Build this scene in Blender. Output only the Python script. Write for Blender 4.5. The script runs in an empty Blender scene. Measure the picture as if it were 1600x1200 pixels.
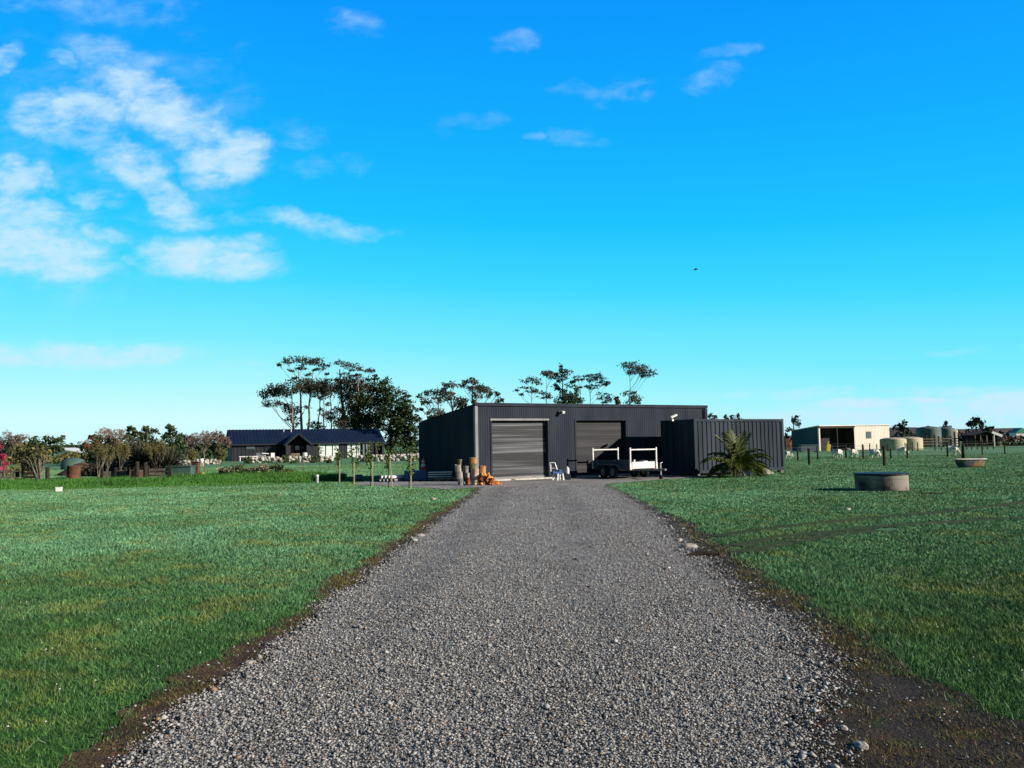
import bpy, bmesh, math, random
import numpy as np
from mathutils import Vector, Matrix, Euler
random.seed(7); rng = np.random.default_rng(7)
R = math.radians
scene = bpy.context.scene
col = scene.collection
# ------------------------------------------------------------------ camera
FPX = 1294.0; CAMZ = 1.7
cam_d = bpy.data.cameras.new("camera"); cam = bpy.data.objects.new("camera", cam_d); col.objects.link(cam)
cam_d.sensor_width = 36; cam_d.lens = FPX / 1600 * 36; cam_d.clip_end = 6000; cam_d.clip_start = 0.05
CM = Matrix.Rotation(R(90 + 4.11), 3, 'X') @ Matrix.Rotation(R(-1.0), 3, 'Z')
cam.matrix_world = Matrix.Translation((0, 0, CAMZ)) @ CM.to_4x4()
scene.camera = cam
scene.render.resolution_x = 1024; scene.render.resolution_y = 768
vs = scene.view_settings
vs.view_transform = 'Standard'; vs.look = 'None'; vs.exposure = 0.4; vs.gamma = 1.0; vs.use_curve_mapping = False

def ray(px, py):
    return CM @ Vector(((px - 800) / FPX, -(py - 600) / FPX, -1))
def G(px, py):                       # where that sight line meets the ground
    d = ray(px, py); t = CAMZ / -d.z
    return Vector((d.x * t, d.y * t, 0))
def at(px, py, d):                   # point at distance d along +Y
    r = ray(px, py); t = d / r.y
    return Vector((r.x * t, d, CAMZ + r.z * t))
def gx(px, d, z=0.0):                # x of the ground point at distance d seen in column px
    y = 693 + CAMZ * FPX / d - (px - 800) * .0175
    return at(px, y, d).x
# ------------------------------------------------------------------ light
SUN = Vector((.94, -.34, math.tan(R(22)))).normalized()
sl = bpy.data.lights.new("sun", 'SUN'); sl.energy = 5.0; sl.angle = R(.5); sl.color = (1, .89, .77)
so = bpy.data.objects.new("sun", sl); col.objects.link(so)
so.rotation_euler = (-SUN).to_track_quat('-Z', 'Y').to_euler(); so.location = (60, -20, 60)
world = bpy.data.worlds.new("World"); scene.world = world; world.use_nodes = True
def build_world():
    nt = world.node_tree; N = nt.nodes; L = nt.links; N.clear()
    out = N.new('ShaderNodeOutputWorld'); bg = N.new('ShaderNodeBackground'); L.new(bg.outputs[0], out.inputs[0])
    bg.inputs['Strength'].default_value = .1
    tc = N.new('ShaderNodeTexCoord'); sep = N.new('ShaderNodeSeparateXYZ'); L.new(tc.outputs['Generated'], sep.inputs[0])
    def M(op, a, b=None, c=None):
        n = N.new('ShaderNodeMath'); n.operation = op
        for i, v in enumerate((a, b, c)):
            if v is None: continue
            if isinstance(v, (int, float)): n.inputs[i].default_value = v
            else: L.new(v, n.inputs[i])
        return n.outputs[0]
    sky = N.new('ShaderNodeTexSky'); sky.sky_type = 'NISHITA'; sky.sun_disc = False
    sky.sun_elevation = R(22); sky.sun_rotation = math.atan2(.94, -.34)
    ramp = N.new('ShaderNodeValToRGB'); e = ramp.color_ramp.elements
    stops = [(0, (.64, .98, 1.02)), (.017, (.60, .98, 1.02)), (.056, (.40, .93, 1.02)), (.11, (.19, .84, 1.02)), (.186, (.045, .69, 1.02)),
             (.26, (.008, .55, 1.02)), (.36, (.003, .42, 1.02)), (.485, (.001, .31, .99)), (.57, (.01, .10, .34)), (1, (.01, .035, .12))]  # overhead stops darkened out of view to cut the fill
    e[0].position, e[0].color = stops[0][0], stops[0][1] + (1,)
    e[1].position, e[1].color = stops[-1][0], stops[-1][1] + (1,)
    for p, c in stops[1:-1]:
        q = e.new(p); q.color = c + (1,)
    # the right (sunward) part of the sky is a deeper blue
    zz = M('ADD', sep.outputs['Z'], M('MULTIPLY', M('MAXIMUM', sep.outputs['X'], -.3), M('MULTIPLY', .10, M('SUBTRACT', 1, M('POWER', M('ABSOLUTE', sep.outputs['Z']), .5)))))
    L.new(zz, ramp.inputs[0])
    yc = M('MAXIMUM', sep.outputs['Y'], .05)
    u = M('DIVIDE', sep.outputs['X'], yc); v = M('DIVIDE', sep.outputs['Z'], yc)
    cmb = N.new('ShaderNodeCombineXYZ'); L.new(u, cmb.inputs[0]); L.new(v, cmb.inputs[1])
    blobs = [(170, 230, 330, 230, 5, .26), (60, 380, 230, 130, 5, .30), (5, 95, 30, 28, 0, .7), (80, 95, 45, 14, 25, .5), (170, 85, 110, 34, 5, .5), (110, 178, 95, 44, 0, .95), (235, 160, 125, 48, 25, 1),
             (300, 200, 66, 36, 25, .85), (130, 215, 70, 28, 0, .55), (215, 255, 72, 38, 20, .85), (270, 305, 72, 38, 35, .9), (357, 242, 78, 46, 0, 1),
             (290, 338, 60, 22, 0, .65), (30, 275, 60, 38, 10, .95), (25, 385, 165, 52, 10, 1.05), (90, 415, 80, 28, 5, .85), (40, 335, 85, 34, 15, .85),
             (140, 305, 60, 20, 0, .6), (155, 360, 60, 18, 10, .6), (322, 400, 122, 38, 4, 1), (200, 398, 32, 11, 0, .55), (478, 262, 55, 24, 0, .45),
             (470, 210, 42, 28, 0, .45), (550, 255, 34, 28, 0, .38), (500, 350, 130, 22, 5, .55), (350, 342, 70, 16, 5, .45), (555, 38, 55, 26, 0, .5),
             (800, 66, 58, 20, 0, .45), (985, 140, 60, 28, -15, .56), (900, 138, 55, 16, 10, .38), (1120, 122, 60, 26, -8, .47), (1135, 80, 66, 16, -15, .38),
             (735, 195, 75, 24, 0, .33), (832, 217, 24, 12, 0, .46), (900, 215, 60, 28, -5, .36), (150, 5, 190, 40, 5, .36), (150, 555, 170, 22, 0, .95),
             (60, 563, 130, 16, 0, .8), (370, 566, 60, 8, 0, .4), (1350, 631, 90, 10, 0, 1.2), (1430, 627, 60, 8, 0, 1.1), (1450, 655, 380, 36, 0, .85), (1590, 640, 100, 32, 0, 1.25), (1500, 612, 220, 12, 0, .5), (1300, 615, 230, 12, 0, .5), (1180, 635, 120, 12, 0, .4), (1500, 548, 160, 7, -5, .26)]
    wn = N.new('ShaderNodeTexNoise'); wn.inputs['Scale'].default_value = 11; wn.inputs['Detail'].default_value = 6; wn.inputs['Roughness'].default_value = .6; L.new(cmb.outputs[0], wn.inputs['Vector'])
    w1 = N.new('ShaderNodeVectorMath'); w1.operation = 'SUBTRACT'; L.new(wn.outputs['Color'], w1.inputs[0]); w1.inputs[1].default_value = (.5, .5, .5)
    w2 = N.new('ShaderNodeVectorMath'); w2.operation = 'MULTIPLY'; L.new(w1.outputs[0], w2.inputs[0]); w2.inputs[1].default_value = (.11, .065, 0)
    w3 = N.new('ShaderNodeVectorMath'); L.new(cmb.outputs[0], w3.inputs[0]); w4 = N.new('ShaderNodeVectorMath'); w4.operation = 'SCALE'; L.new(w2.outputs[0], w4.inputs[0]); L.new(M('MINIMUM', 1.0, M('ADD', .12, M('MULTIPLY', v, 3.2))), w4.inputs['Scale']); L.new(w4.outputs[0], w3.inputs[1])
    cur = None
    for (px, py, rx, ry, ang, inten) in blobs:
        if px > 440 and py < 300: inten *= .74
        r = ray(px, py)
        m = N.new('ShaderNodeMapping'); m.vector_type = 'TEXTURE'
        m.inputs['Location'].default_value = (r.x / r.y, r.z / r.y, 0)
        m.inputs['Rotation'].default_value = (0, 0, R(-ang))
        m.inputs['Scale'].default_value = (rx * 1.45 / FPX, ry * 1.45 / FPX, 1)
        L.new(w3.outputs[0], m.inputs[0])
        ln = N.new('ShaderNodeVectorMath'); ln.operation = 'LENGTH'; L.new(m.outputs[0], ln.inputs[0])
        mr = N.new('ShaderNodeMapRange'); mr.interpolation_type = 'SMOOTHSTEP'
        L.new(ln.outputs['Value'], mr.inputs[0])
        mr.inputs[1].default_value = 1.0; mr.inputs[2].default_value = 0.25; mr.inputs[3].default_value = 0; mr.inputs[4].default_value = inten
        cur = mr.outputs[0] if cur is None else M('MAXIMUM', cur, mr.outputs[0])
    mp = N.new('ShaderNodeMapping'); mp.inputs['Scale'].default_value = (1, 1.9, 1); L.new(cmb.outputs[0], mp.inputs[0])
    n1 = N.new('ShaderNodeTexNoise'); n1.inputs['Scale'].default_value = 16; n1.inputs['Detail'].default_value = 10; n1.inputs['Roughness'].default_value = .63
    n1.inputs['Distortion'].default_value = .25
    L.new(mp.outputs[0], n1.inputs['Vector'])
    a = M('ADD', M('MULTIPLY', cur, 1.0), M('MULTIPLY', M('SUBTRACT', n1.outputs['Fac'], .55), M('ADD', .35, M('MULTIPLY', cur, 2.4))))
    ma = N.new('ShaderNodeMapRange'); ma.interpolation_type = 'SMOOTHSTEP'
    L.new(a, ma.inputs[0]); ma.inputs[1].default_value = .08; ma.inputs[2].default_value = 1.05; ma.inputs[4].default_value = .80
    front = N.new('ShaderNodeMapRange'); L.new(sep.outputs['Y'], front.inputs[0]); front.inputs[1].default_value = .05; front.inputs[2].default_value = .25
    n5 = N.new('ShaderNodeTexNoise'); n5.inputs['Scale'].default_value = 42; n5.inputs['Detail'].default_value = 7; n5.inputs['Roughness'].default_value = .6; L.new(mp.outputs[0], n5.inputs['Vector'])
    tex = M('ADD', .42, M('MULTIPLY', n5.outputs['Fac'], 1.12))
    dens = M('MULTIPLY', M('MULTIPLY', ma.outputs[0], tex), front.outputs[0])
    # scattered cloud for the rest of the sky
    n2 = N.new('ShaderNodeTexNoise'); n2.inputs['Scale'].default_value = 3; n2.inputs['Detail'].default_value = 6; L.new(tc.outputs['Generated'], n2.inputs['Vector'])
    mb_ = N.new('ShaderNodeMapRange'); L.new(n2.outputs['Fac'], mb_.inputs[0]); mb_.inputs[1].default_value = .55; mb_.inputs[2].default_value = .8; mb_.inputs[4].default_value = .5
    dens = M('MAXIMUM', dens, M('MULTIPLY', mb_.outputs[0], M('SUBTRACT', 1, front.outputs[0])))
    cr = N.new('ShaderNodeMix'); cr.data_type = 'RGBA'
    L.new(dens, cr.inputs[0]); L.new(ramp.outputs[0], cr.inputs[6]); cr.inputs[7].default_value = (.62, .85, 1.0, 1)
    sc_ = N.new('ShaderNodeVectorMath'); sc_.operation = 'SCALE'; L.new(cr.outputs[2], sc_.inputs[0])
    az = N.new('ShaderNodeMapRange'); az.interpolation_type = 'SMOOTHSTEP'; L.new(sep.outputs['Y'], az.inputs[0]); az.inputs[1].default_value = -.1; az.inputs[2].default_value = .72; az.inputs[3].default_value = 1.9; az.inputs[4].default_value = 7.5  # sky dimmed beside and behind the view, shaped to darken shaded walls
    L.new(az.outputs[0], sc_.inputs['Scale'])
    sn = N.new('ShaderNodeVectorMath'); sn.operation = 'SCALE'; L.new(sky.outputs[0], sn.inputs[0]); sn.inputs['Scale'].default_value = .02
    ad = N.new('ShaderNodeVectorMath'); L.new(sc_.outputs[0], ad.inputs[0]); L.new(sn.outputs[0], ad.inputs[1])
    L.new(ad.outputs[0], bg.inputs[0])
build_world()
# ------------------------------------------------------------------ materials
def _mx(N, L, fac, a, b):
    m = N.new('ShaderNodeMix'); m.data_type = 'RGBA'
    for i, s in ((0, fac), (6, a), (7, b)):
        if isinstance(s, (int, float)): m.inputs[i].default_value = s
        elif isinstance(s, tuple): m.inputs[i].default_value = s + (1,) if len(s) == 3 else s
        else: L.new(s, m.inputs[i])
    return m.outputs[2]
def mat(name, c1, c2=None, rough=.7, scale=4, metal=0, bump=0, bscale=None, spec=.3, stretch=(1, 1, 1), lo=.35, hi=.65, rnd=False, coat=0, detail=5, trans=0):
    m = bpy.data.materials.new(name); m.use_nodes = True
    nt = m.node_tree; N = nt.nodes; L = nt.links; b = N['Principled BSDF']
    b.inputs['Roughness'].default_value = rough; b.inputs['Metallic'].default_value = metal
    b.inputs['Specular IOR Level'].default_value = spec
    if coat: b.inputs['Coat Weight'].default_value = coat; b.inputs['Coat Roughness'].default_value = .25
    tc = N.new('ShaderNodeTexCoord'); mp = N.new('ShaderNodeMapping'); mp.inputs['Scale'].default_value = stretch
    L.new(tc.outputs['Object'], mp.inputs[0])
    if c2 is None: c2 = tuple(min(1, x * 1.3 + .003) for x in c1)
    n = N.new('ShaderNodeTexNoise'); n.inputs['Scale'].default_value = scale; n.inputs['Detail'].default_value = detail; L.new(mp.outputs[0], n.inputs['Vector'])
    mr = N.new('ShaderNodeMapRange'); L.new(n.outputs['Fac'], mr.inputs[0]); mr.inputs[1].default_value = lo; mr.inputs[2].default_value = hi
    fac = mr.outputs[0]
    if rnd:
        at_ = N.new('ShaderNodeAttribute'); at_.attribute_name = 'rnd'
        ad = N.new('ShaderNodeMath'); ad.operation = 'MULTIPLY_ADD'; L.new(at_.outputs['Fac'], ad.inputs[0]); ad.inputs[1].default_value = .6; 
        mu = N.new('ShaderNodeMath'); mu.operation = 'MULTIPLY'; L.new(fac, mu.inputs[0]); mu.inputs[1].default_value = .4; L.new(mu.outputs[0], ad.inputs[2])
        fac = ad.outputs[0]
    L.new(_mx(N, L, fac, c1, c2), b.inputs['Base Color'])
    if trans:
        b.inputs['Subsurface Weight'].default_value = 0
    if bump:
        n3 = N.new('ShaderNodeTexNoise'); n3.inputs['Scale'].default_value = bscale or scale * 4; n3.inputs['Detail'].default_value = 4; L.new(mp.outputs[0], n3.inputs['Vector'])
        bp = N.new('ShaderNodeBump'); bp.inputs['Strength'].default_value = bump; bp.inputs['Distance'].default_value = .05; L.new(n3.outputs['Fac'], bp.inputs['Height']); L.new(bp.outputs[0], b.inputs['Normal'])
    return m
M_ = {}
M_['shed'] = mat('charcoal_steel', (.027, .034, .047), (.040, .048, .063), .8, 1.5, spec=.06, stretch=(1, 1, .3), bump=.08, bscale=5)
M_['trim'] = mat('grey_flashing', (.17, .175, .18), (.23, .235, .24), .45, 3, spec=.5)
M_['door'] = mat('door_steel_highlights', (.022, .025, .031), (.16, .17, .185), .42, 1.0, spec=.35, stretch=(.12, .12, 6.5), lo=.44, hi=.66, detail=2)  # stretched pale bands paint the slat highlights into the colour
M_['door2'] = mat('door_steel_shaded', (.014, .016, .022), (.055, .056, .068), .45, 1.0, spec=.3, stretch=(.12, .12, 5.2), lo=.46, hi=.68, detail=2)  # darker copy of the door steel, shade put into its colour
M_['cont'] = mat('container_paint', (.026, .035, .049), (.052, .064, .084), .75, 1.4, spec=.08, stretch=(1, 1, .15), bump=.15, bscale=8)
M_['conc'] = mat('concrete', (.30, .28, .255), (.42, .395, .36), .9, 6, bump=.3, bscale=40)
M_['slab'] = mat('slab_concrete', (.50, .48, .44), (.66, .64, .60), .9, 6, bump=.2, bscale=40)
M_['concdirt'] = mat('stained_concrete', (.05, .038, .03), (.27, .25, .22), .92, 1.6, bump=.35, bscale=40, lo=.36, hi=.56)
M_['tside'] = mat('trailer_steel_shaded', (.045, .06, .09), (.075, .095, .13), .55, 3, spec=.2)  # trailer steel darkened so the colour carries the side's shade
M_['black'] = mat('black_plastic', (.008, .008, .009), (.014, .014, .015), .55, 8)
M_['rubber'] = mat('rubber', (.014, .014, .015), (.022, .022, .022), .85, 8)
M_['galv'] = mat('galvanised_steel', (.50, .51, .52), (.68, .69, .69), .42, 9, metal=.35, spec=.5)
M_['galvd'] = mat('dull_galvanised_steel', (.13, .15, .18), (.2, .22, .25), .5, 6, metal=.3)
M_['white'] = mat('white_paint', (.74, .74, .72), (.82, .82, .8), .5, 6)
M_['orange'] = mat('orange_plastic', (.75, .035, .02), (.85, .06, .03), .45, 6)
M_['reflect'] = mat('reflective_band', (.6, .6, .6), (.75, .75, .75), .35, 6)
M_['blue'] = mat('blue_plastic', (.025, .08, .20), (.04, .12, .28), .5, 6)
M_['bark'] = mat('tree_bark', (.05, .042, .035), (.13, .11, .09), .9, 3, bump=.5, stretch=(3, 3, .6))
M_['pbark'] = mat('pale_gum_bark', (.16, .12, .10), (.42, .33, .28), .85, 1.2, bump=.3, stretch=(2, 2, .35))
M_['dbark'] = mat('dark_bark', (.02, .016, .013), (.05, .04, .032), .9, 3, bump=.5)
M_['gbark'] = mat('grey_lichen_bark', (.08, .073, .058), (.20, .19, .14), .9, 5, bump=.4)
def leafmat(name, c1, c2, rough=.65): return mat(name, c1, c2, rough, .5, rnd=True, spec=.25, lo=.3, hi=.7)
M_['gum'] = leafmat('gum_leaves', (.014, .020, .014), (.105, .10, .065))
M_['coni'] = leafmat('conifer_leaves', (.008, .020, .008), (.050, .085, .024))
M_['dgreen'] = leafmat('evergreen_leaves', (.014, .032, .014), (.085, .12, .045))
M_['olive'] = leafmat('olive_leaves', (.05, .055, .016), (.22, .20, .07))
M_['pinky'] = leafmat('bare_pink_twigs', (.10, .07, .06), (.30, .21, .18))
M_['rusty'] = leafmat('rust_twigs', (.15, .055, .025), (.34, .16, .08))
M_['magenta'] = leafmat('magenta_blossom', (.22, .012, .04), (.50, .05, .12))
M_['flax'] = leafmat('flax_leaves', (.012, .014, .008), (.075, .072, .042))
M_['palm'] = leafmat('palm_leaflets', (.014, .026, .006), (.15, .18, .035), .5)
M_['dry'] = leafmat('dry_stalks', (.12, .10, .06), (.34, .29, .2))
M_['shrub'] = leafmat('shrub_leaves', (.02, .045, .012), (.11, .16, .05))
M_['sapl'] = leafmat('sapling_leaves', (.025, .05, .008), (.15, .20, .04))
M_['rough'] = leafmat('rough_grass', (.014, .06, .008), (.085, .26, .035))
M_['fard'] = leafmat('far_blue_trees', (.012, .022, .022), (.035, .05, .045))
M_['bluewood'] = mat('hill_wood', (.05, .05, .055), (.10, .085, .085), .9, .05)
M_['timber'] = mat('weathered_timber', (.10, .085, .07), (.24, .2, .16), .88, 3, bump=.4, stretch=(1, 1, 1))
M_['ptimber'] = mat('pale_stake_timber', (.36, .31, .18), (.52, .46, .28), .8, 6)
M_['post'] = mat('dark_fence_post', (.022, .017, .013), (.05, .04, .03), .9, 5, bump=.4)
M_['logbark'] = mat('log_bark', (.16, .13, .11), (.48, .42, .36), .9, 6, bump=.5, bscale=20, stretch=(1, 1, .4))
M_['logbrown'] = mat('brown_log_bark', (.22, .09, .03), (.52, .26, .10), .85, 5, bump=.4, stretch=(1, 1, .4))
M_['split'] = mat('split_orange_timber', (.34, .12, .025), (.75, .38, .10), .75, 7, bump=.3)
M_['splitd'] = mat('split_dark_timber', (.11, .028, .012), (.36, .12, .04), .8, 7, bump=.3)
M_['logend'] = mat('log_end', (.50, .36, .22), (.65, .5, .34), .8, 9)
M_['rock'] = mat('pale_rock', (.42, .38, .33), (.66, .62, .56), .85, 3, bump=.5, bscale=9)
M_['wallrock'] = mat('pale_wall_rock', (.30, .27, .22), (.55, .52, .46), .9, .9, bump=.7, bscale=3)
M_['hwall'] = mat('dark_weatherboard', (.012, .015, .022), (.020, .024, .034), .6, 1, bump=.1)
M_['hroof'] = mat('roof_steel_sky_tinted', (.006, .013, .035), (.009, .018, .045), .5, .8, spec=.3)  # navy base colour paints in the reflection of the blue sky
M_['glassw'] = mat('pale_glass', (.66, .74, .74), (.76, .82, .82), .12, 1, spec=.8)  # whole pane given an even pale colour
M_['glassd'] = mat('dark_glass', (.015, .02, .028), (.03, .04, .05), .08, 1, spec=.8)
M_['redb'] = mat('red_brick', (.30, .05, .025), (.42, .09, .04), .8, 6)
M_['cream'] = mat('cream_cladding', (.66, .61, .53), (.76, .71, .62), .75, .5, stretch=(1, 1, .1))
M_['bluewall'] = mat('blue_grey_cladding_and_shade', (.055, .095, .125), (.075, .12, .15), .7, .7, stretch=(1, 1, .2))
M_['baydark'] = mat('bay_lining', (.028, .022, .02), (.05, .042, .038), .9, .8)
M_['tankb'] = mat('beige_tank', (.40, .37, .25), (.52, .49, .35), .6, .6)
M_['tankg'] = mat('grey_green_tank', (.085, .12, .115), (.12, .16, .15), .6, .6)
M_['rusto'] = mat('rusty_steel', (.06, .028, .018), (.18, .08, .045), .85, 2)
M_['wool'] = mat('sheep_wool', (.66, .62, .54), (.84, .80, .72), .95, 9, bump=.8, bscale=25)
M_['enamel'] = mat('bath_enamel', (.55, .5, .42), (.70, .66, .6), .35, 3)
M_['bathrust'] = mat('rusting_bath_iron', (.05, .065, .08), (.30, .17, .08), .7, 2.0, lo=.5, hi=.66)
M_['mulch'] = mat('dirt_mound', (.06, .035, .02), (.13, .075, .045), .95, 3, bump=.6)
M_['wire'] = mat('fence_wire', (.16, .16, .15), (.24, .24, .23), .5, 5, metal=.4)
M_['teal'] = mat('teal_cover_and_reflection', (.04, .085, .075), (.08, .14, .12), .6, 1)
M_['grn'] = mat('green_roof', (.03, .22, .14), (.05, .28, .2), .6, 1)
M_['yellow'] = mat('yellow_paint', (.6, .45, .04), (.7, .55, .06), .6, 3)
M_['brown'] = mat('brown_paint', (.16, .05, .025), (.25, .09, .04), .8, 3)
M_['daisy'] = mat('daisy_petals', (.7, .7, .68), (.8, .8, .78), .7, 5)
# ------------------------------------------------------------------ mesh helpers
class MB:
    def __init__(s): s.v = []; s.f = []
    def add(s, vs, fs):
        o = len(s.v); s.v += [tuple(v) for v in vs]; s.f += [tuple(i + o for i in f) for f in fs]
    def box(s, x0, x1, y0, y1, z0, z1):
        s.add([(x0, y0, z0), (x1, y0, z0), (x1, y1, z0), (x0, y1, z0), (x0, y0, z1), (x1, y0, z1), (x1, y1, z1), (x0, y1, z1)],
              [(3, 2, 1, 0), (4, 5, 6, 7), (0, 1, 5, 4), (1, 2, 6, 5), (2, 3, 7, 6), (3, 0, 4, 7)])
    def obox(s, c, size, rot):
        m = Euler(rot).to_matrix(); c = Vector(c); o = MB(); a, b, d = [q / 2 for q in size]; o.box(-a, a, -b, b, -d, d)
        s.add([c + m @ Vector(v) for v in o.v], o.f)
    def tube(s, p0, p1, r0, r1=None, n=8, cap=True):
        p0 = Vector(p0); p1 = Vector(p1); r1 = r0 if r1 is None else r1; d = (p1 - p0)
        if d.length < 1e-6: return
        q = d.to_track_quat('Z', 'Y').to_matrix(); a = []
        for p, r in ((p0, r0), (p1, r1)):
            for i in range(n):
                t = 2 * math.pi * i / n; a.append(p + q @ Vector((r * math.cos(t), r * math.sin(t), 0)))
        f = [(i, (i + 1) % n, n + (i + 1) % n, n + i) for i in range(n)]
        if cap: f += [tuple(range(n - 1, -1, -1)), tuple(range(n, 2 * n))]
        s.add(a, f)
    def path(s, pts, rs, n=6):
        for i in range(len(pts) - 1): s.tube(pts[i], pts[i + 1], rs[i], rs[i + 1], n)
    def lathe(s, prof, n=32, c=(0, 0, 0), sx=1, sy=1, jit=0):
        a = []
        for (r, z) in prof:
            for i in range(n):
                t = 2 * math.pi * i / n; k = 1 + random.uniform(-jit, jit); a.append((c[0] + r * sx * math.cos(t) * k, c[1] + r * sy * math.sin(t) * k, c[2] + z))
        f = []
        for j in range(len(prof) - 1):
            for i in range(n): f.append((j * n + i, j * n + (i + 1) % n, (j + 1) * n + (i + 1) % n, (j + 1) * n + i))
        s.add(a, f)
    def prism(s, pts, y0, y1):      # pts in xz, extruded in y
        n = len(pts); a = [(x, y0, z) for x, z in pts] + [(x, y1, z) for x, z in pts]
        s.add(a, [tuple(range(n)), tuple(range(2 * n - 1, n - 1, -1))] + [(i, n + i, n + (i + 1) % n, (i + 1) % n) for i in range(n)])
    def rock(s, c, r, sub=1, jit=.25, rot=(0, 0, 0)):
        bm = bmesh.new(); bmesh.ops.create_icosphere(bm, subdivisions=sub, radius=1)
        m = Euler(rot).to_matrix(); c = Vector(c)
        vs_ = []
        for v in bm.verts:
            k = 1 + random.uniform(-jit, jit); vs_.append(c + m @ Vector((v.co.x * r[0] * k, v.co.y * r[1] * k, v.co.z * r[2] * k)))
        s.add(vs_, [tuple(v.index for v in f.verts) for f in bm.faces]); bm.free()
    def ribs(s, o, ux, n, a0, a1, z0, z1, pitch, depth, uz=(0, 0, 1)):  # ribbed sheet; ribs run along uz
        o = Vector(o); ux = Vector(ux); n = Vector(n); uz = Vector(uz)
        f1 = z1 if callable(z1) else (lambda x: z1)
        xs = []; x = a0
        while x < a1 - 1e-6:
            for q, dd in ((0, 0), (.45, 0), (.55, depth), (.9, depth)):
                if x + q * pitch < a1: xs.append((x + q * pitch, dd))
            x += pitch
        xs.append((a1, 0))
        v = []
        for x, dd in xs:
            v.append(o + ux * x + n * dd + uz * z0); v.append(o + ux * x + n * dd + uz * f1(x))
        s.add(v, [(2 * i, 2 * i + 2, 2 * i + 3, 2 * i + 1) for i in range(len(xs) - 1)])
    def build(s, name, m, parent=None, smooth=False, label=None, bevel=0):
        me = bpy.data.meshes.new(name); me.from_pydata([tuple(v) for v in s.v], [], s.f); me.update()
        if smooth: me.polygons.foreach_set('use_smooth', [True] * len(me.polygons))
        me.materials.append(m)
        o = bpy.data.objects.new(name, me); col.objects.link(o)
        if parent: o.parent = parent
        if label: o['label'] = label
        if bevel:
            b = o.modifiers.new('bevel', 'BEVEL'); b.width = bevel; b.segments = 2; b.limit_method = 'ANGLE'
        return o
def npmesh(name, V, F, m, parent=None, rnd=None, k=4):
    me = bpy.data.meshes.new(name); nf = len(F)
    me.vertices.add(len(V)); me.vertices.foreach_set('co', np.asarray(V, np.float32).ravel())
    me.loops.add(nf * k); me.loops.foreach_set('vertex_index', np.asarray(F, np.int32).ravel())
    me.polygons.add(nf); me.polygons.foreach_set('loop_start', np.arange(0, nf * k, k, dtype=np.int32))
    me.update(calc_edges=True)
    if rnd is not None:
        a = me.attributes.new('rnd', 'FLOAT', 'FACE'); a.data.foreach_set('value', np.asarray(rnd, np.float32))
    me.materials.append(m); o = bpy.data.objects.new(name, me); col.objects.link(o)
    if parent: o.parent = parent
    return o
def tag(o, label=None, cat=None, group=None, kind=None):
    if label: o['label'] = label
    if cat: o['category'] = cat
    if group: o['group'] = group
    if kind: o['kind'] = kind
    return o
def thing(name, label, cat, loc=(0, 0, 0), rz=0, group=None):
    o = bpy.data.objects.new(name, None); col.objects.link(o); o.location = loc; o.rotation_euler = (0, 0, rz); o.empty_display_size = .2
    return tag(o, label, cat, group)
def struct(name, o): o.name = name; o['kind'] = 'structure'; return o
def leaves(clumps, size, dens, flat=.0, seed=0):
    """clumps: (cx,cy,cz,rx,ry,rz) -> leaf quads spread through the ellipsoids"""
    r = np.random.default_rng(seed); Vs = []; rn = []
    for c in clumps:
        cx, cy, cz, rx, ry, rz = c[:6]
        n = max(14, int(dens * (rx * rz + rx * ry + ry * rz) / (size * size)))
        p = r.normal(size=(n, 3)); p /= np.linalg.norm(p, axis=1)[:, None]
        rad = r.random(n) ** .45 * (1 + .22 * r.normal(size=n)); p *= rad[:, None]
        p = p * np.array([rx, ry, rz]) + np.array([cx, cy, cz])
        a = r.normal(size=(n, 3)); a /= np.linalg.norm(a, axis=1)[:, None]
        b = r.normal(size=(n, 3)); b -= (a * b).sum(1)[:, None] * a; b /= np.linalg.norm(b, axis=1)[:, None]
        s = size * (.6 + .8 * r.random(n))[:, None]
        q = np.stack([p - a * s, p - b * s * .5, p + a * s, p + b * s * .5], 1)
        Vs.append(q.reshape(-1, 3)); rn.append(np.clip(r.random(n) * .8 + r.random() * .3, 0, 1))
    V = np.concatenate(Vs); F = np.arange(len(V)).reshape(-1, 4)
    return V, F, np.concatenate(rn)
# ================================================================== SETTING: lawn, verge, driveway
Lg = [(60, 1240), (119, 1200), (168, 1137), (213, 1102), (273, 1070), (315, 1042), (371, 1007), (437, 979), (479, 951), (490, 934), (518, 899), (560, 885), (610, 850), (650, 820), (700, 790), (722, 778), (735, 772)]
Lv = [(150, 1240), (196, 1196), (262, 1137), (304, 1091), (360, 1060), (420, 1025), (480, 969), (518, 934), (560, 910), (588, 885), (640, 846), (696, 804), (724, 784), (742, 772)]
Rv = [(1300, 1240), (1290, 1200), (1270, 1120), (1285, 1060), (1290, 1025), (1245, 976), (1165, 927), (1130, 892), (1080, 850), (1042, 811), (1000, 783), (965, 765), (948, 759)]
Rg = [(1700, 1205), (1600, 1140), (1547, 1116), (1495, 1081), (1425, 1046), (1372, 1018), (1337, 983), (1285, 955), (1229, 920), (1187, 895), (1145, 860), (1110, 840), (1085, 818), (1040, 801), (985, 775), (955, 762), (943, 757)]
def edge(pts):
    w = sorted([(G(x, y).y, G(x, y).x) for x, y in pts]); ys = np.array([a for a, b in w]); xs = np.array([b for a, b in w])
    def f(y):
        y = np.asarray(y, float); r = np.interp(y, ys, xs)
        k = (xs[1] - xs[0]) / max(.05, ys[1] - ys[0]); k = np.clip(k, -1, 1)
        return np.where(y < ys[0], xs[0] + (y - ys[0]) * k, r)
    return f
fLg, fLv, fRv, fRg = edge(Lg), edge(Lv), edge(Rv), edge(Rg)
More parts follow.
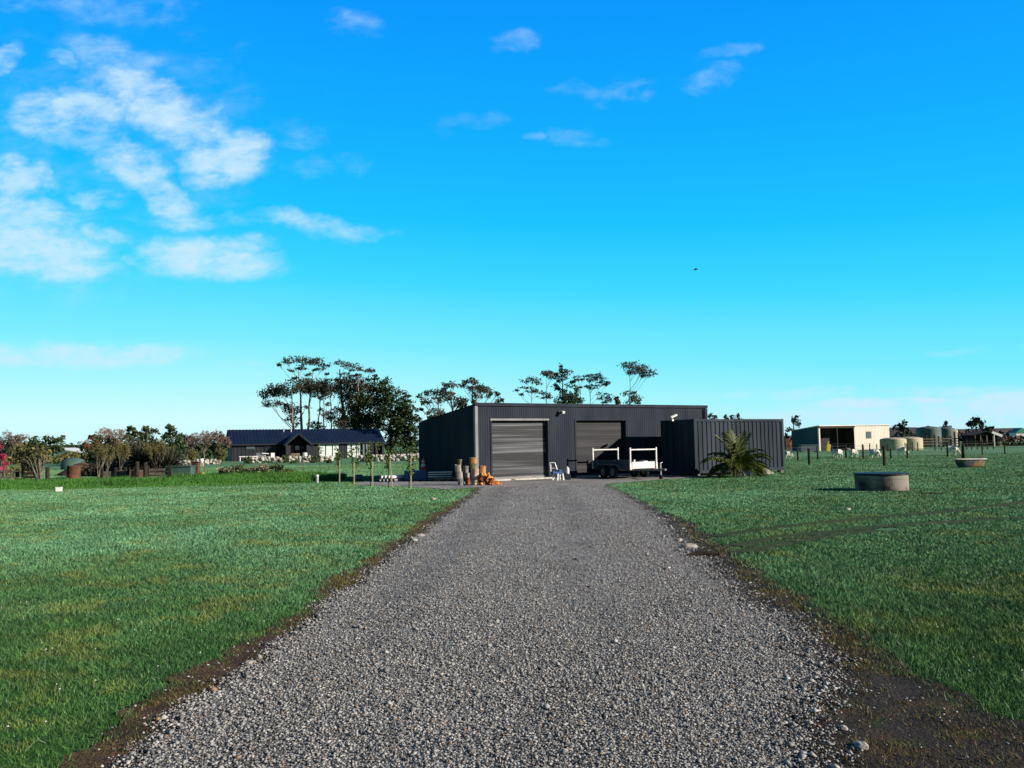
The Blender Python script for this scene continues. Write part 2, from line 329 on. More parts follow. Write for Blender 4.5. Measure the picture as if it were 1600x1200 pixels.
def wob(y, ph, a=.06): 
    y = np.asarray(y, float); return a * (np.sin(y * 3.1 + ph) + .7 * np.sin(y * 7.3 + 2 * ph) + .5 * np.sin(y * 15.7 + 3 * ph) + .35 * np.sin(y * 33.1 + ph)) * .6
YP = 32.6                                     # the drive opens onto the yard in front of the shed here
S0 = Vector((-1.70, 37.8, 0)); TH = R(31); UX = Vector((math.cos(TH), math.sin(TH), 0)); UY = Vector((-math.sin(TH), math.cos(TH), 0))

def matground(name, kind):
    m = bpy.data.materials.new(name); m.use_nodes = True; nt = m.node_tree; N = nt.nodes; L = nt.links; b = N['Principled BSDF']
    b.inputs['Specular IOR Level'].default_value = .2; b.inputs['Roughness'].default_value = .9
    g = N.new('ShaderNodeNewGeometry')
    def noise(sc, det=5, st=(1, 1, 1), dist=0):
        mp = N.new('ShaderNodeMapping'); mp.inputs['Scale'].default_value = st; L.new(g.outputs['Position'], mp.inputs[0])
        n = N.new('ShaderNodeTexNoise'); n.inputs['Scale'].default_value = sc; n.inputs['Detail'].default_value = det; n.inputs['Distortion'].default_value = dist
        L.new(mp.outputs[0], n.inputs['Vector']); return n.outputs['Fac']
    def rg(s, lo, hi, a=0, b_=1):
        r = N.new('ShaderNodeMapRange'); L.new(s, r.inputs[0]); r.inputs[1].default_value = lo; r.inputs[2].default_value = hi; r.inputs[3].default_value = a; r.inputs[4].default_value = b_; return r.outputs[0]
    def mx(f, a, c): return _mx(N, L, f, a, c)
    def math_(op, a, c):
        n = N.new('ShaderNodeMath'); n.operation = op
        for i, v in enumerate((a, c)):
            if isinstance(v, (int, float)): n.inputs[i].default_value = v
            else: L.new(v, n.inputs[i])
        return n.outputs[0]
    if kind == 'grass':
        dew = rg(noise(.35, 4), .40, .60)
        c = mx(rg(noise(60, 4), .35, .65), (.016, .065, .012), (.06, .17, .03))
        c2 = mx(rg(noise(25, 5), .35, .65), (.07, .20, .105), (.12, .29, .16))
        # dew on the lawn; its grazing sheen painted paler with distance
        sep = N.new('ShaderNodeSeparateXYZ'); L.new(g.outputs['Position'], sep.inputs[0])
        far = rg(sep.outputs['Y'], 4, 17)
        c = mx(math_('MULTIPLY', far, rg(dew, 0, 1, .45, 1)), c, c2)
        yel = rg(noise(.9, 5, (1, .6, 1)), .54, .72)
        c = mx(math_('MULTIPLY', yel, .55), c, (.085, .095, .022))
        drk = rg(noise(7, 4), .56, .70)
        c = mx(math_('MULTIPLY', drk, .45), c, (.012, .045, .01))
        # green-brown paddock a long way out
        fr = rg(sep.outputs['Y'], 50, 75)
        c = mx(math_('MULTIPLY', fr, .5), c, mx(rg(noise(.12, 4), .4, .6), (.075, .19, .09), (.12, .18, .07)))
        gn = N.new('ShaderNodeVectorMath'); gn.operation = 'SCALE'; L.new(c, gn.inputs[0]); gn.inputs['Scale'].default_value = 1.3; c = gn.outputs[0]
        L.new(c, b.inputs['Base Color'])
        bh = math_('ADD', noise(90, 3), math_('MULTIPLY', noise(14, 4), 1.5)); dist = .03
    elif kind == 'dirt':
        c = mx(rg(noise(3, 6), .35, .65), (.05, .030, .016), (.13, .074, .038))
        sx = N.new('ShaderNodeSeparateXYZ'); L.new(g.outputs['Position'], sx.inputs[0])
        wet = mx(rg(noise(3, 6), .35, .65), (.022, .017, .014), (.05, .038, .03))
        c = mx(rg(sx.outputs['X'], .5, 1.2), c, wet)
        c = mx(rg(noise(60, 4), .6, .8), c, (.12, .09, .06))
        moss = rg(noise(2.0, 5), .50, .62)
        c = mx(math_('MULTIPLY', moss, .6), c, mx(rg(noise(6, 4), .4, .6), (.06, .075, .016), (.12, .06, .02)))
        L.new(c, b.inputs['Base Color']); bh = noise(40, 6); dist = .03
    else:
        at_ = N.new('ShaderNodeAttribute'); at_.attribute_name = 'edge'
        at2 = N.new('ShaderNodeAttribute'); at2.attribute_name = 'across'
        def vor(sc):
            v = N.new('ShaderNodeTexVoronoi'); v.inputs['Scale'].default_value = sc; L.new(g.outputs['Position'], v.inputs['Vector']); return v
        v1 = vor(48); v2 = vor(90)
        sp = N.new('ShaderNodeSeparateColor'); L.new(v1.outputs['Color'], sp.inputs[0])
        sp2 = N.new('ShaderNodeSeparateColor'); L.new(v2.outputs['Color'], sp2.inputs[0])
        c = mx(sp.outputs[0], (.16, .158, .152), (.56, .555, .53))
        c = mx(rg(sp.outputs[1], .8, .82), c, (.46, .45, .42))
        c = mx(rg(sp.outputs[2], .92, .94), c, (.24, .16, .10))
        c_ = mx(sp2.outputs[0], (.13, .132, .135), (.48, .485, .48))
        c = mx(rg(noise(12, 2), .48, .52), c, c_)
        c = mx(math_('MULTIPLY', rg(noise(.7, 5, (1, .35, 1)), .42, .62), .30), c, (.10, .095, .09))
        # wheel lines: crushed darker fines
        w = N.new('ShaderNodeMath'); w.operation = 'SINE'; L.new(math_('MULTIPLY', math_('SUBTRACT', at2.outputs['Fac'], .06), 14), w.inputs[0])
        c = mx(math_('MULTIPLY', rg(w.outputs[0], .2, 1.0), math_('MULTIPLY', rg(noise(1.4, 4), .32, .55), .55)), c, (.12, .115, .11))
        soil = mx(rg(noise(50, 4), .5, .75), (.032, .026, .022), (.10, .09, .08))
        e = math_('ADD', at_.outputs['Fac'], math_('ADD', math_('MULTIPLY', math_('SUBTRACT', noise(5, 6), .5), 1.0), math_('MULTIPLY', math_('SUBTRACT', noise(45, 3), .5), 1.0)))
        c = mx(rg(e, .12, .42), soil, c)
        L.new(c, b.inputs['Base Color'])
        bh = math_('ADD', math_('MULTIPLY', v1.outputs['Distance'], -1.6), math_('MULTIPLY', noise(3, 4), .8)); dist = .02
    bp = N.new('ShaderNodeBump'); bp.inputs['Strength'].default_value = .8; bp.inputs['Distance'].default_value = dist
    L.new(bh, bp.inputs['Height']); L.new(bp.outputs[0], b.inputs['Normal'])
    return m
MG = matground('lawn_grass', 'grass'); MD = matground('verge_soil', 'dirt'); MR = matground('gravel', 'gravel')
def sheet():
    # one sheet to the horizon, with finer cells near the camera
    xs = np.concatenate([-np.geomspace(3000, 40, 14), np.linspace(-36, 36, 60), np.geomspace(40, 3000, 14)])
    ys = np.concatenate([np.linspace(-60, 60, 110), np.geomspace(66, 4000, 22)])
    X, Y = np.meshgrid(xs, ys); Z = .018 * np.sin(X * .55 + 1) * np.sin(Y * .4) + .012 * np.sin(X * 1.3 + Y * .9)
    Z = np.where(np.abs(Y) > 58, 0, Z * .25) - .012
    V = np.stack([X, Y, Z], -1).reshape(-1, 3); nx = len(xs); ny = len(ys)
    i, j = np.meshgrid(np.arange(nx - 1), np.arange(ny - 1)); a = (j * nx + i).ravel()
    F = np.stack([a, a + 1, a + nx + 1, a + nx], 1)
    return tag(npmesh('lawn', V, F, MG), kind='structure')
sheet()
def strip(name, fl, fr, z, m, ncol, y0, y1, gl, gr, extra=None):
    ys = np.concatenate([np.arange(y0, 12, .06), np.arange(12, y1, .15), [y1]])
    V = []; E = []; A = []
    for y in ys:
        l, r = float(fl(y)), float(fr(y))
        for k in range(ncol + 1):
            t = k / ncol; x = l + (r - l) * t; V.append((x, y, z + .02 * math.sin(math.pi * t) * (name == 'driveway')))
            A.append(t); E.append(min((x - l) / gl, (r - x) / gr))
    F = []
    for j in range(len(ys) - 1):
        for k in range(ncol): a = j * (ncol + 1) + k; F.append((a, a + 1, a + ncol + 2, a + ncol + 1))
    if extra:
        o = len(V); V += [(p[0], p[1], z) for p in extra]; A += [.3] * len(extra); E += [1] * len(extra); F.append(tuple(range(o, o + len(extra))))
    me = bpy.data.meshes.new(name); me.from_pydata(V, [], F); me.update()
    for nm, dat in (('edge', E), ('across', A)):
        a = me.attributes.new(nm, 'FLOAT', 'POINT'); a.data.foreach_set('value', np.array(dat, np.float32))
    me.materials.append(m); o = bpy.data.objects.new(name, me); col.objects.link(o); o['kind'] = 'structure'; return o
sh = lambda t, q, z=0: S0 + UX * t + UY * q + Vector((0, 0, z))
cR = G(1125, 745)
yard = [(float(fLv(YP)) - .05, YP), (float(fRv(YP)) + .05, YP), (G(943, 757).x, G(943, 757).y), (G(1000, 752).x, G(1000, 752).y), (G(1060, 748).x, G(1060, 748).y), (cR.x, cR.y),
        (cR.x + .5, cR.y + 3), tuple(sh(14.2, .5)[:2]), tuple(sh(14.2, 5.5)[:2]), tuple(sh(.1, 5.5)[:2]), tuple(sh(-2.0, 4)[:2]), (G(555, 755).x, G(555, 755).y + .8), (G(552, 757).x, G(552, 757).y), (G(640, 761).x, G(640, 761).y), (G(700, 765).x, G(700, 765).y)]
def ragged(pts, a=.09):
    out = []
    for i in range(len(pts)):
        p = Vector(pts[i]).to_2d(); q = Vector(pts[(i + 1) % len(pts)]).to_2d(); n = max(1, int((q - p).length / .35))
        for k in range(n):
            w = p.lerp(q, k / n); out.append((w.x + random.uniform(-a, a), w.y + random.uniform(-a, a)))
    return out
strip('driveway', lambda y: fLv(y) + wob(y, 1, .08), lambda y: fRv(y) + wob(y, 2.3, .1), .012, MR, 14, .5, YP, .35, .75, ragged(yard))
o = strip('dirt_verge', lambda y: fLg(y) + wob(y, 4, .09) - .04, lambda y: fRg(y) + wob(y, 5.2, .08) + .04, .003, MD, 10, .5, YP + 1.2, 1, 1)
def inpoly(x, y, P):
    c = np.zeros(len(x), bool); n = len(P)
    for i in range(n):
        x0, y0 = P[i][:2]; x1, y1 = P[(i + 1) % n][:2]
        if y0 == y1: continue
        k = ((y0 > y) != (y1 > y)) & (x < (x1 - x0) * (y - y0) / (y1 - y0) + x0); c ^= k
    return c
# tyre tracks worn into the right-hand lawn
TR = [[(1120, 838), (1180, 829), (1240, 821), (1330, 812), (1420, 804), (1500, 797), (1570, 789), (1640, 778)],
      [(1150, 853), (1200, 842), (1270, 833), (1380, 822), (1480, 816), (1560, 810), (1660, 806)],
      [(1165, 863), (1230, 848), (1300, 836), (1400, 826)]]
TRW = [[G(*p) for p in t] for t in TR]
def trackdist(x, y):
    d = np.full(len(x), 99.)
    for t in TRW:
        for a, b in zip(t[:-1], t[1:]):
            ab = np.array([b.x - a.x, b.y - a.y]); s = np.clip(((x - a.x) * ab[0] + (y - a.y) * ab[1]) / (ab @ ab), 0, 1)
            d = np.minimum(d, np.hypot(x - a.x - s * ab[0], y - a.y - s * ab[1]))
    return d
M_['track'] = mat('pressed_grass', (.020, .040, .004), (.055, .075, .008), .9, 3, bump=.5, bscale=30)
for t in TRW:
    mb = MB(); v = []; pts = [];
    for a, b in zip(t[:-1], t[1:]):
        for k in range(8): pts.append(a.lerp(b, k / 8))
    for i in range(len(pts) - 1):
        d = (pts[i + 1] - pts[i]).normalized(); n = Vector((-d.y, d.x, 0)); w = .19 + random.uniform(-.05, .05)
        v += [pts[i] + n * w + Vector((0, 0, .002)), pts[i] - n * w + Vector((0, 0, .002))]
    mb.add(v, [(2 * i, 2 * i + 1, 2 * i + 3, 2 * i + 2) for i in range(len(v) // 2 - 1)])
    struct('tyre_track', mb.build('tyre_track', M_['track']))
def noise2(x, y, s, seed=0):
    r = np.random.default_rng(seed); g = r.random((64, 64)); u = (x * s) % 64; w = (y * s) % 64
    i = u.astype(int); j = w.astype(int); a = u - i; b = w - j; a = a * a * (3 - 2 * a); b = b * b * (3 - 2 * b); i1 = (i + 1) % 64; j1 = (j + 1) % 64
    return g[i, j] * (1 - a) * (1 - b) + g[i1, j] * a * (1 - b) + g[i, j1] * (1 - a) * b + g[i1, j1] * a * b
def grassmat():
    m = bpy.data.materials.new('grass_blades'); m.use_nodes = True; nt = m.node_tree; N = nt.nodes; L = nt.links; b = N['Principled BSDF']
    b.inputs['Roughness'].default_value = .55; b.inputs['Specular IOR Level'].default_value = .25
    a = N.new('ShaderNodeAttribute'); a.attribute_name = 'tint'; L.new(a.outputs['Color'], b.inputs['Base Color'])
    return m
def blades():
    r = np.random.default_rng(3); N0 = 1300000
    # depth distribution: dense near, thinning with distance
    yy = np.linspace(3.4, 78, 1500); dn = np.minimum(1, (7 / yy) ** 1.5) * 4600 * 1.36 * yy
    cdf = np.cumsum(dn); tot = cdf[-1] * (yy[1] - yy[0]); cdf /= cdf[-1]; n = int(min(N0, tot))
    y = np.interp(r.random(n), cdf, yy); x = (r.random(n) * 2 - 1) * .68 * y
    e = r.normal(size=n) * .10 + (r.random(n) < .03) * np.abs(r.normal(size=n)) * .2
    keep = ((x < fLg(y) + wob(y, 4, .09) + e + .02) | (x > fRg(y) + wob(y, 5.2, .08) - e - .02)) & ~inpoly(x, y, yard) & ~((y > YP) & (x > float(fLv(YP)) - .3) & (x < float(fRv(YP))))
    inv = (((x > fLg(y)) & (x < fLv(y))) | ((x > fRv(y) + .1) & (x < fRg(y)))) & (y < YP) & ~keep
    vg = inv & (r.random(n) < .55 * np.clip((noise2(x, y, 2.2, 31) * .6 + noise2(x, y, 7, 32) * .4 - .38) * 4, .04, 1)); keep |= vg
    # nothing inside the shed
    lx = (x - S0.x) * UX.x + (y - S0.y) * UX.y; ly = (x - S0.x) * UY.x + (y - S0.y) * UY.y
    keep &= ~((lx > -.1) & (ly > -.1) & (lx < 15) & (ly < 7))
    vg = vg[keep]; x = x[keep]; y = y[keep]; n = len(x)
    td = trackdist(x, y); pk = ~((td < .20) & (r.random(n) < .86)); x = x[pk]; y = y[pk]; td = td[pk]; vg = vg[pk]; n = len(x)
    pn = noise2(x, y, .55, 1) * .5 + noise2(x, y, 1.7, 2) * .3 + noise2(x, y, 6, 3) * .2
    h = (.016 + .026 * r.random(n)) * (.45 + 1.1 * pn) * np.clip(1.15 - y / 70, .35, 1); h[td < .16] *= .4; h[vg] *= .7
    w = np.maximum(.0022, .00055 * y) * (.7 + .6 * r.random(n))
    th = r.random(n) * 2 * np.pi; lean = r.random(n) * 2.0
    ld = r.random(n) * 2 * np.pi
    base = np.stack([x, y, np.where(vg, .0, -.006)], 1); hh = h + .008
    sd = np.stack([np.cos(th), np.sin(th), np.zeros(n)], 1) * w[:, None]
    tip = base + np.stack([np.cos(ld) * lean * h, np.sin(ld) * lean * h, hh], 1)
    V = np.stack([base - sd, base + sd, tip], 1).reshape(-1, 3); F = np.arange(3 * n).reshape(-1, 3)
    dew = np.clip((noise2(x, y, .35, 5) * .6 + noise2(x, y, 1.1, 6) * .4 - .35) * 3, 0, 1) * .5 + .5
    far = np.clip((y - 4) / 13, 0, 1) * dew  # grazing sheen of the dew put into blade colour, stronger farther off
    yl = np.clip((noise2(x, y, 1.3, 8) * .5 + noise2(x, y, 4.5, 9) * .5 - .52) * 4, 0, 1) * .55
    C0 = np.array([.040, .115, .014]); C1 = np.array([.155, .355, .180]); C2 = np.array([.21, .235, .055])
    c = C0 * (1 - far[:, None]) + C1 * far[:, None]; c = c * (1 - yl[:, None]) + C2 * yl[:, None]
    c *= (.45 + 1.1 * r.random(n))[:, None] * (.62 + .76 * (noise2(x, y, 3.1, 12) * .6 + noise2(x, y, 9, 13) * .4))[:, None]
    spk = r.random(n) < .05; c[spk] = np.array([.16, .22, .12]) * (.7 + .6 * r.random(spk.sum()))[:, None]
    tm = td < .2; c[tm] = np.array([.055, .085, .012]) * (.6 + .8 * r.random(tm.sum()))[:, None]
    q = r.random(n)[:, None]; bro = np.array([.17, .095, .035]) * (1 - q) + np.array([.09, .13, .02]) * q; c[vg] = (bro * (.5 + .9 * r.random(n))[:, None])[vg]
    o = npmesh('grass', V, F, grassmat(), k=3)
    a = o.data.color_attributes.new('tint', 'FLOAT_COLOR', 'POINT')
    cc = np.ones((3 * n, 4), np.float32); cc[:, :3] = np.repeat(c, 3, 0); a.data.foreach_set('color', cc.ravel())
    tag(o, 'short dewy grass covering both lawns', 'grass', kind='stuff')
    return n
print('blades', blades())
def stones():
    r = np.random.default_rng(11)
    yy = np.linspace(3.5, 33, 600); dn = np.minimum(1, (6.0 / yy) ** 2.2); cdf = np.cumsum(dn); cdf /= cdf[-1]
    n = 170000; y = np.interp(r.random(n), cdf, yy); lo = fLg(y); hi = fRg(y); x = lo + r.random(n) * (hi - lo)
    ng = 4000; y[:ng] = np.interp(r.random(ng), cdf, yy); side = r.random(ng) < .5
    x[:ng] = np.where(side, fLv(y[:ng]) + r.normal(size=ng) * .07, fRv(y[:ng]) + r.normal(size=ng) * .15)
    inside = np.minimum(x - (fLv(y) + wob(y, 1, .08)), (fRv(y) + wob(y, 2.3, .1) - x) * .45)
    tt = np.clip((x - fLv(y)) / (fRv(y) - fLv(y)), 0, 1); rut = np.clip(np.sin((tt - .06) * 14) * 1.4 - .3, 0, 1) * np.clip((noise2(x, y, .5, 41) - .25) * 3, 0, 1) * np.clip((y - 4) / 6, .25, 1)
    p = np.clip(.5 + inside * 4.0, 0.015, 1) * (1 - .6 * rut); k = (r.random(n) < p) & (x > -.72 * y) & (x < .72 * y); x = x[k]; y = y[k]; n = len(x); inside = inside[k]
    s = (.0042 + .0075 * r.random(n) ** 2.4) * (1 + .03 * (y - 4)); big = r.random(n) < np.where(np.abs(inside) < .12, .05, .006); s[big] *= 2.1
    base = np.array([[1, 0, 0], [0, 1, 0], [-1, 0, 0], [0, -1, 0], [0, 0, 1], [0, 0, -1], [.7, .7, .45], [-.7, .6, -.3]], float)[:6]
    ft = np.array([[0, 1, 4], [1, 2, 4], [2, 3, 4], [3, 0, 4], [1, 0, 5], [2, 1, 5], [3, 2, 5], [0, 3, 5]])
    P = base[None] * (1 + .45 * (r.random((n, 6, 1)) - .5)) + .35 * (r.random((n, 6, 3)) - .5)
    P *= s[:, None, None] * np.stack([1 + .5 * r.random(n), .8 + .4 * r.random(n), .55 + .35 * r.random(n)], 1)[:, None, :]
    th = r.random(n) * 2 * np.pi; c, si = np.cos(th)[:, None], np.sin(th)[:, None]
    X = P[..., 0] * c - P[..., 1] * si; Y = P[..., 0] * si + P[..., 1] * c; Z = P[..., 2]
    tl = (r.random(n) - .5)[:, None] * 1.2; Z = Z + X * tl * .6
    V = np.stack([X + x[:, None], Y + y[:, None], Z + .014 + (.02 * np.sin(np.pi * np.clip((x - fLv(y)) / (fRv(y) - fLv(y)), 0, 1)) + s * .3 + .005 * r.random(n))[:, None]], -1).reshape(-1, 3)
    F = (ft[None] + (np.arange(n) * 6)[:, None, None]).reshape(-1, 3)
    g = .08 + .40 * r.random(n) ** 1.3; c = np.stack([g, g * .995, g * .97], 1); q = r.random(n)
    c[q < .09] = np.array([.46, .45, .42]) * (.75 + .4 * r.random((q < .09).sum()))[:, None]
    a_ = (q > .09) & (q < .12); c[a_] = np.array([.30, .20, .12]); b_ = (q > .12) & (q < .19); c[b_] = np.array([.11, .13, .145])
    m = bpy.data.materials.new('gravel_stones'); m.use_nodes = True; N = m.node_tree.nodes; b = N['Principled BSDF']; b.inputs['Roughness'].default_value = .75
    b.inputs['Specular IOR Level'].default_value = .35
    at_ = N.new('ShaderNodeAttribute'); at_.attribute_name = 'tint'; m.node_tree.links.new(at_.outputs['Color'], b.inputs['Base Color'])
    o = npmesh('gravel', V, F, m, k=3); a = o.data.color_attributes.new('tint', 'FLOAT_COLOR', 'POINT')
    cc = np.ones((6 * n, 4), np.float32); cc[:, :3] = np.repeat(c, 6, 0); a.data.foreach_set('color', cc.ravel())
    tag(o, 'loose grey gravel stones over the driveway and its edges', 'gravel', kind='stuff')
stones()
# low far country
def farland():
    r = np.random.default_rng(4)
    V, F, rn = leaves([(x, 900 + 60 * math.sin(x * .01), 1.5, 26, 12, 4.2 + 2 * math.sin(x * .021) + 2 * random.random()) for x in range(-1000, 1100, 22)], 2.4, 1.0, seed=5)
    tag(npmesh('distant_wood', V, F, M_['fard'], rnd=rn), 'low dark line of far trees along the horizon', 'woodland', kind='stuff')
    mb = MB(); n = 120
    v = []
    for i in range(n + 1):
        x = -2600 + 5200 * i / n; h = 14 + 9 * math.sin(i * .31) + 6 * math.sin(i * .83 + 1)
        v += [(x, 2200, -1), (x, 2230, h), (x, 2600, h * .9 + 4), (x, 2900, -1)]
    f = []
    for i in range(n):
        for k in range(3): f.append((4 * i + k, 4 * i + 4 + k, 4 * i + 5 + k, 4 * i + 1 + k))
    mb.add(v, f); struct('hills', mb.build('hills', M_['bluewood'], smooth=True))
farland()
# ================================================================== SHED
def shed():
    t = thing('farm_shed', 'large charcoal ribbed steel shed with two roller doors at the end of the drive', 'shed', S0, TH)
    W, D, H, HB = 14.32, 6.2, 3.56, 2.92
    doors = [(.85, 3.93), (5.60, 8.69)]; DH = 2.78
    mb = MB(); n = (0, -1, 0); ux = (1, 0, 0); p = .125; d = .009
    segs = [(0.06, doors[0][0] - .06, 0, H - .1), (doors[0][0] - .06, doors[0][1] + .06, DH + .06, H - .1), (doors[0][1] + .06, doors[1][0] - .06, 0, H - .1),
            (doors[1][0] - .06, doors[1][1] + .06, DH + .06, H - .1), (doors[1][1] + .06, W - .06, 0, H - .1)]
    for a, b, z0, z1 in segs: mb.ribs((0, 0, 0), ux, n, a, b, z0, z1, p, d)
    mb.build('front_wall', M_['shed'], t)
    mb = MB(); f = lambda q: H - .06 + (HB - H) * q / D
    mb.ribs((0, 0, 0), (0, 1, 0), (-1, 0, 0), .05, D, 0, f, p, d); mb.build('side_wall', M_['shed'], t)
    mb = MB(); mb.ribs((W, 0, 0), (0, 1, 0), (1, 0, 0), .05, D, 0, f, p, d); mb.build('side_wall', M_['shed'], t)
    mb = MB(); mb.ribs((0, D, 0), (1, 0, 0), (0, 1, 0), 0, W, 0, HB - .06, p, d); mb.build('rear_wall', M_['shed'], t)
    mb = MB(); vx = Vector((0, D, HB - H)).normalized(); L_ = math.hypot(D + .06, HB - H)
    mb.ribs((0, -.03, H - .02), (1, 0, 0), (0, -vx.z, vx.y), -.03, W + .03, 0, L_, .3, .03, uz=vx); mb.build('roof', M_['shed'], t)
    mb = MB(); mb.box(-.05, W + .05, -.06, -.018, H - .12, H + .03); mb.build('gutter_flashing', M_['shed'], t)
    for x, w in ((-.03, .14), (W - .11, .14)):
        mb = MB(); mb.box(x, x + w, -.045, -.019, 0, H - .13); mb.box(x if x < 0 else W + .02, (x + .02) if x < 0 else W + .04, -.019, .12, 0, H - .13)
        mb.build('corner_flashing', M_['trim'] if x < 0 else M_['shed'], t)
    for i, (a, b) in enumerate(doors):
        dr = MB(); dr.ribs((a - .1, .19, 0), (0, 0, 1), (0, -1, 0), .05, DH + .15, 0, b - a + .2, .092, .02, uz=(1, 0, 0))
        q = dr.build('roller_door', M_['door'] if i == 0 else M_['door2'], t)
        q['label'] = 'sunlit roller door with highlight bands painted on its slats' if i == 0 else 'darker roller door behind the trailer'
        mb = MB(); mb.box(a, b, .155, .20, .06, .15); mb.build('bottom_rail', M_['trim'] if i == 0 else M_['shed'], q)
        fr = MB(); fr.box(a - .08, a, -.03, .21, .08, DH); fr.box(b, b + .08, -.03, .21, .08, DH); fr.box(a - .08, b + .08, -.03, .21, DH, DH + .08)
        fr.build('door_frame', M_['shed'], t)
        mb = MB(); mb.box(a - .08, b + .08, -.036, -.031, DH - .005, DH + .085); mb.build('frame_trim', M_['trim'] if i == 0 else M_['shed'], t)
        mb = MB(); mb.box(a - .12, b + .12, -.38, .3, -.03, .07); mb.build('door_slab', M_['slab'], t, bevel=.01)
    mb = MB(); x = 4.62; mb.box(x - .09, x + .05, -.10, -.02, 3.1, 3.24); mb.tube((x, -.08, 3.18), (x + .05, -.22, 3.14), .03); l = mb.build('security_light', M_['black'], t)
    mb = MB(); mb.obox((x + .08, -.24, 3.16), (.16, .1, .11), (.5, 0, .2)); mb.build('lamp_head', M_['white'], l, bevel=.01)
    mb = MB(); mb.tube((W - .2, -.08, .1), (W - .2, -.08, H - .15), .04, n=10); mb.build('downpipe', M_['shed'], t)
    mb = MB(); mb.box(doors[0][1] + .13, doors[1][0] - .13, -.03, -.018, 0, .09); mb.build('base_flashing', M_['shed'], t)
    mb = MB(); mb.box(8.93, 8.99, -.05, -.018, 1.1, 1.3); mb.build('meter_box', M_['shed'], t)
shed()
# ================================================================== CONTAINER
C0 = at(1088.5, 741, 39.45); C0.z = 0
CX = gx(1087, 39.45)
def container():
    t = thing('shipping_container', 'dark grey corrugated shipping container beside the shed behind the palm', 'container', (CX, 39.45, .12), R(30))
    W, D, H = 6.06, 2.44, 2.59
    mb = MB(); mb.ribs((0, .06, 0), (1, 0, 0), (0, -1, 0), .14, W - .14, .14, H - .1, .278, .036); mb.build('side_panel', M_['cont'], t)
    mb = MB(); mb.ribs((0, D - .06, 0), (1, 0, 0), (0, 1, 0), .14, W - .14, .14, H - .1, .278, .036); mb.build('side_panel', M_['cont'], t)
    mb = MB(); mb.ribs((W - .06, 0, 0), (0, 1, 0), (1, 0, 0), .14, D - .14, .14, H - .1, .278, .036); mb.build('end_panel', M_['cont'], t)
    for k in range(2):
        y0 = .13 + k * 1.1; mb = MB(); mb.ribs((.05, 0, 0), (0, 1, 0), (-1, 0, 0), y0, y0 + 1.08, .16, H - .12, .36, .03); q = mb.build('door_leaf', M_['cont'], t)
        for yy in (y0 + .3, y0 + .8):
            mb = MB(); mb.tube((0, yy, .2), (0, yy, H - .16), .017); mb.box(-.02, .01, yy - .04, yy + .2, 1.0, 1.05); mb.build('locking_bar', M_['cont'], q)
    mb = MB()
    for x in (0, W - .14):
        for y in (0, D - .14): mb.box(x, x + .14, y, y + .14, .18, H - .12)
    mb.box(.14, W - .14, .0, .1, H - .12, H); mb.box(.14, W - .14, D - .1, D, H - .12, H); mb.box(0, .12, .14, D - .14, H - .12, H); mb.box(W - .12, W, .14, D - .14, H - .12, H)
    mb.box(.14, W - .14, .0, .1, 0, .15); mb.box(.14, W - .14, D - .1, D, 0, .15); mb.box(0, .12, .14, D - .14, 0, .15); mb.box(W - .12, W, .14, D - .14, 0, .15)
    mb.build('frame', M_['cont'], t)
    for x in (-.006, W - .172):
        for y in (-.006, D - .172):
            for z in (-.004, H - .116):
                mb = MB(); mb.box(x, x + .178, y, y + .178, z, z + .12)
                mb.build('corner_casting', M_['cont'], t, bevel=.012)
    mb = MB(); mb.box(.12, W - .12, .1, D - .1, H - .06, H - .03); mb.build('roof', M_['cont'], t)
    mb = MB(); mb.box(.12, W - .12, .12, D - .12, .06, .13); mb.build('floor', M_['black'], t)
    for x in (.1, W - .3):
        for y in (.03, D - .25):
            b = MB(); b.box(x, x + .22, y, y + .22, -.13, -.006); b.build('support_block', M_['timber'], t)
    t2 = thing('floodlight', 'white floodlight on a bracket at the top left of the container roof', 'lamp', (CX - .8, 40.6, 2.72), R(30))
    mb = MB(); mb.box(-.05, .05, -.05, .05, -.06, .03); mb.tube((0, 0, .02), (0, 0, .14), .02); mb.build('bracket', M_['galv'], t2)
    mb = MB(); mb.obox((.05, -.05, .18), (.42, .12, .08), (.3, -.35, 0)); mb.build('lamp_head', M_['white'], t2, bevel=.015)
container()
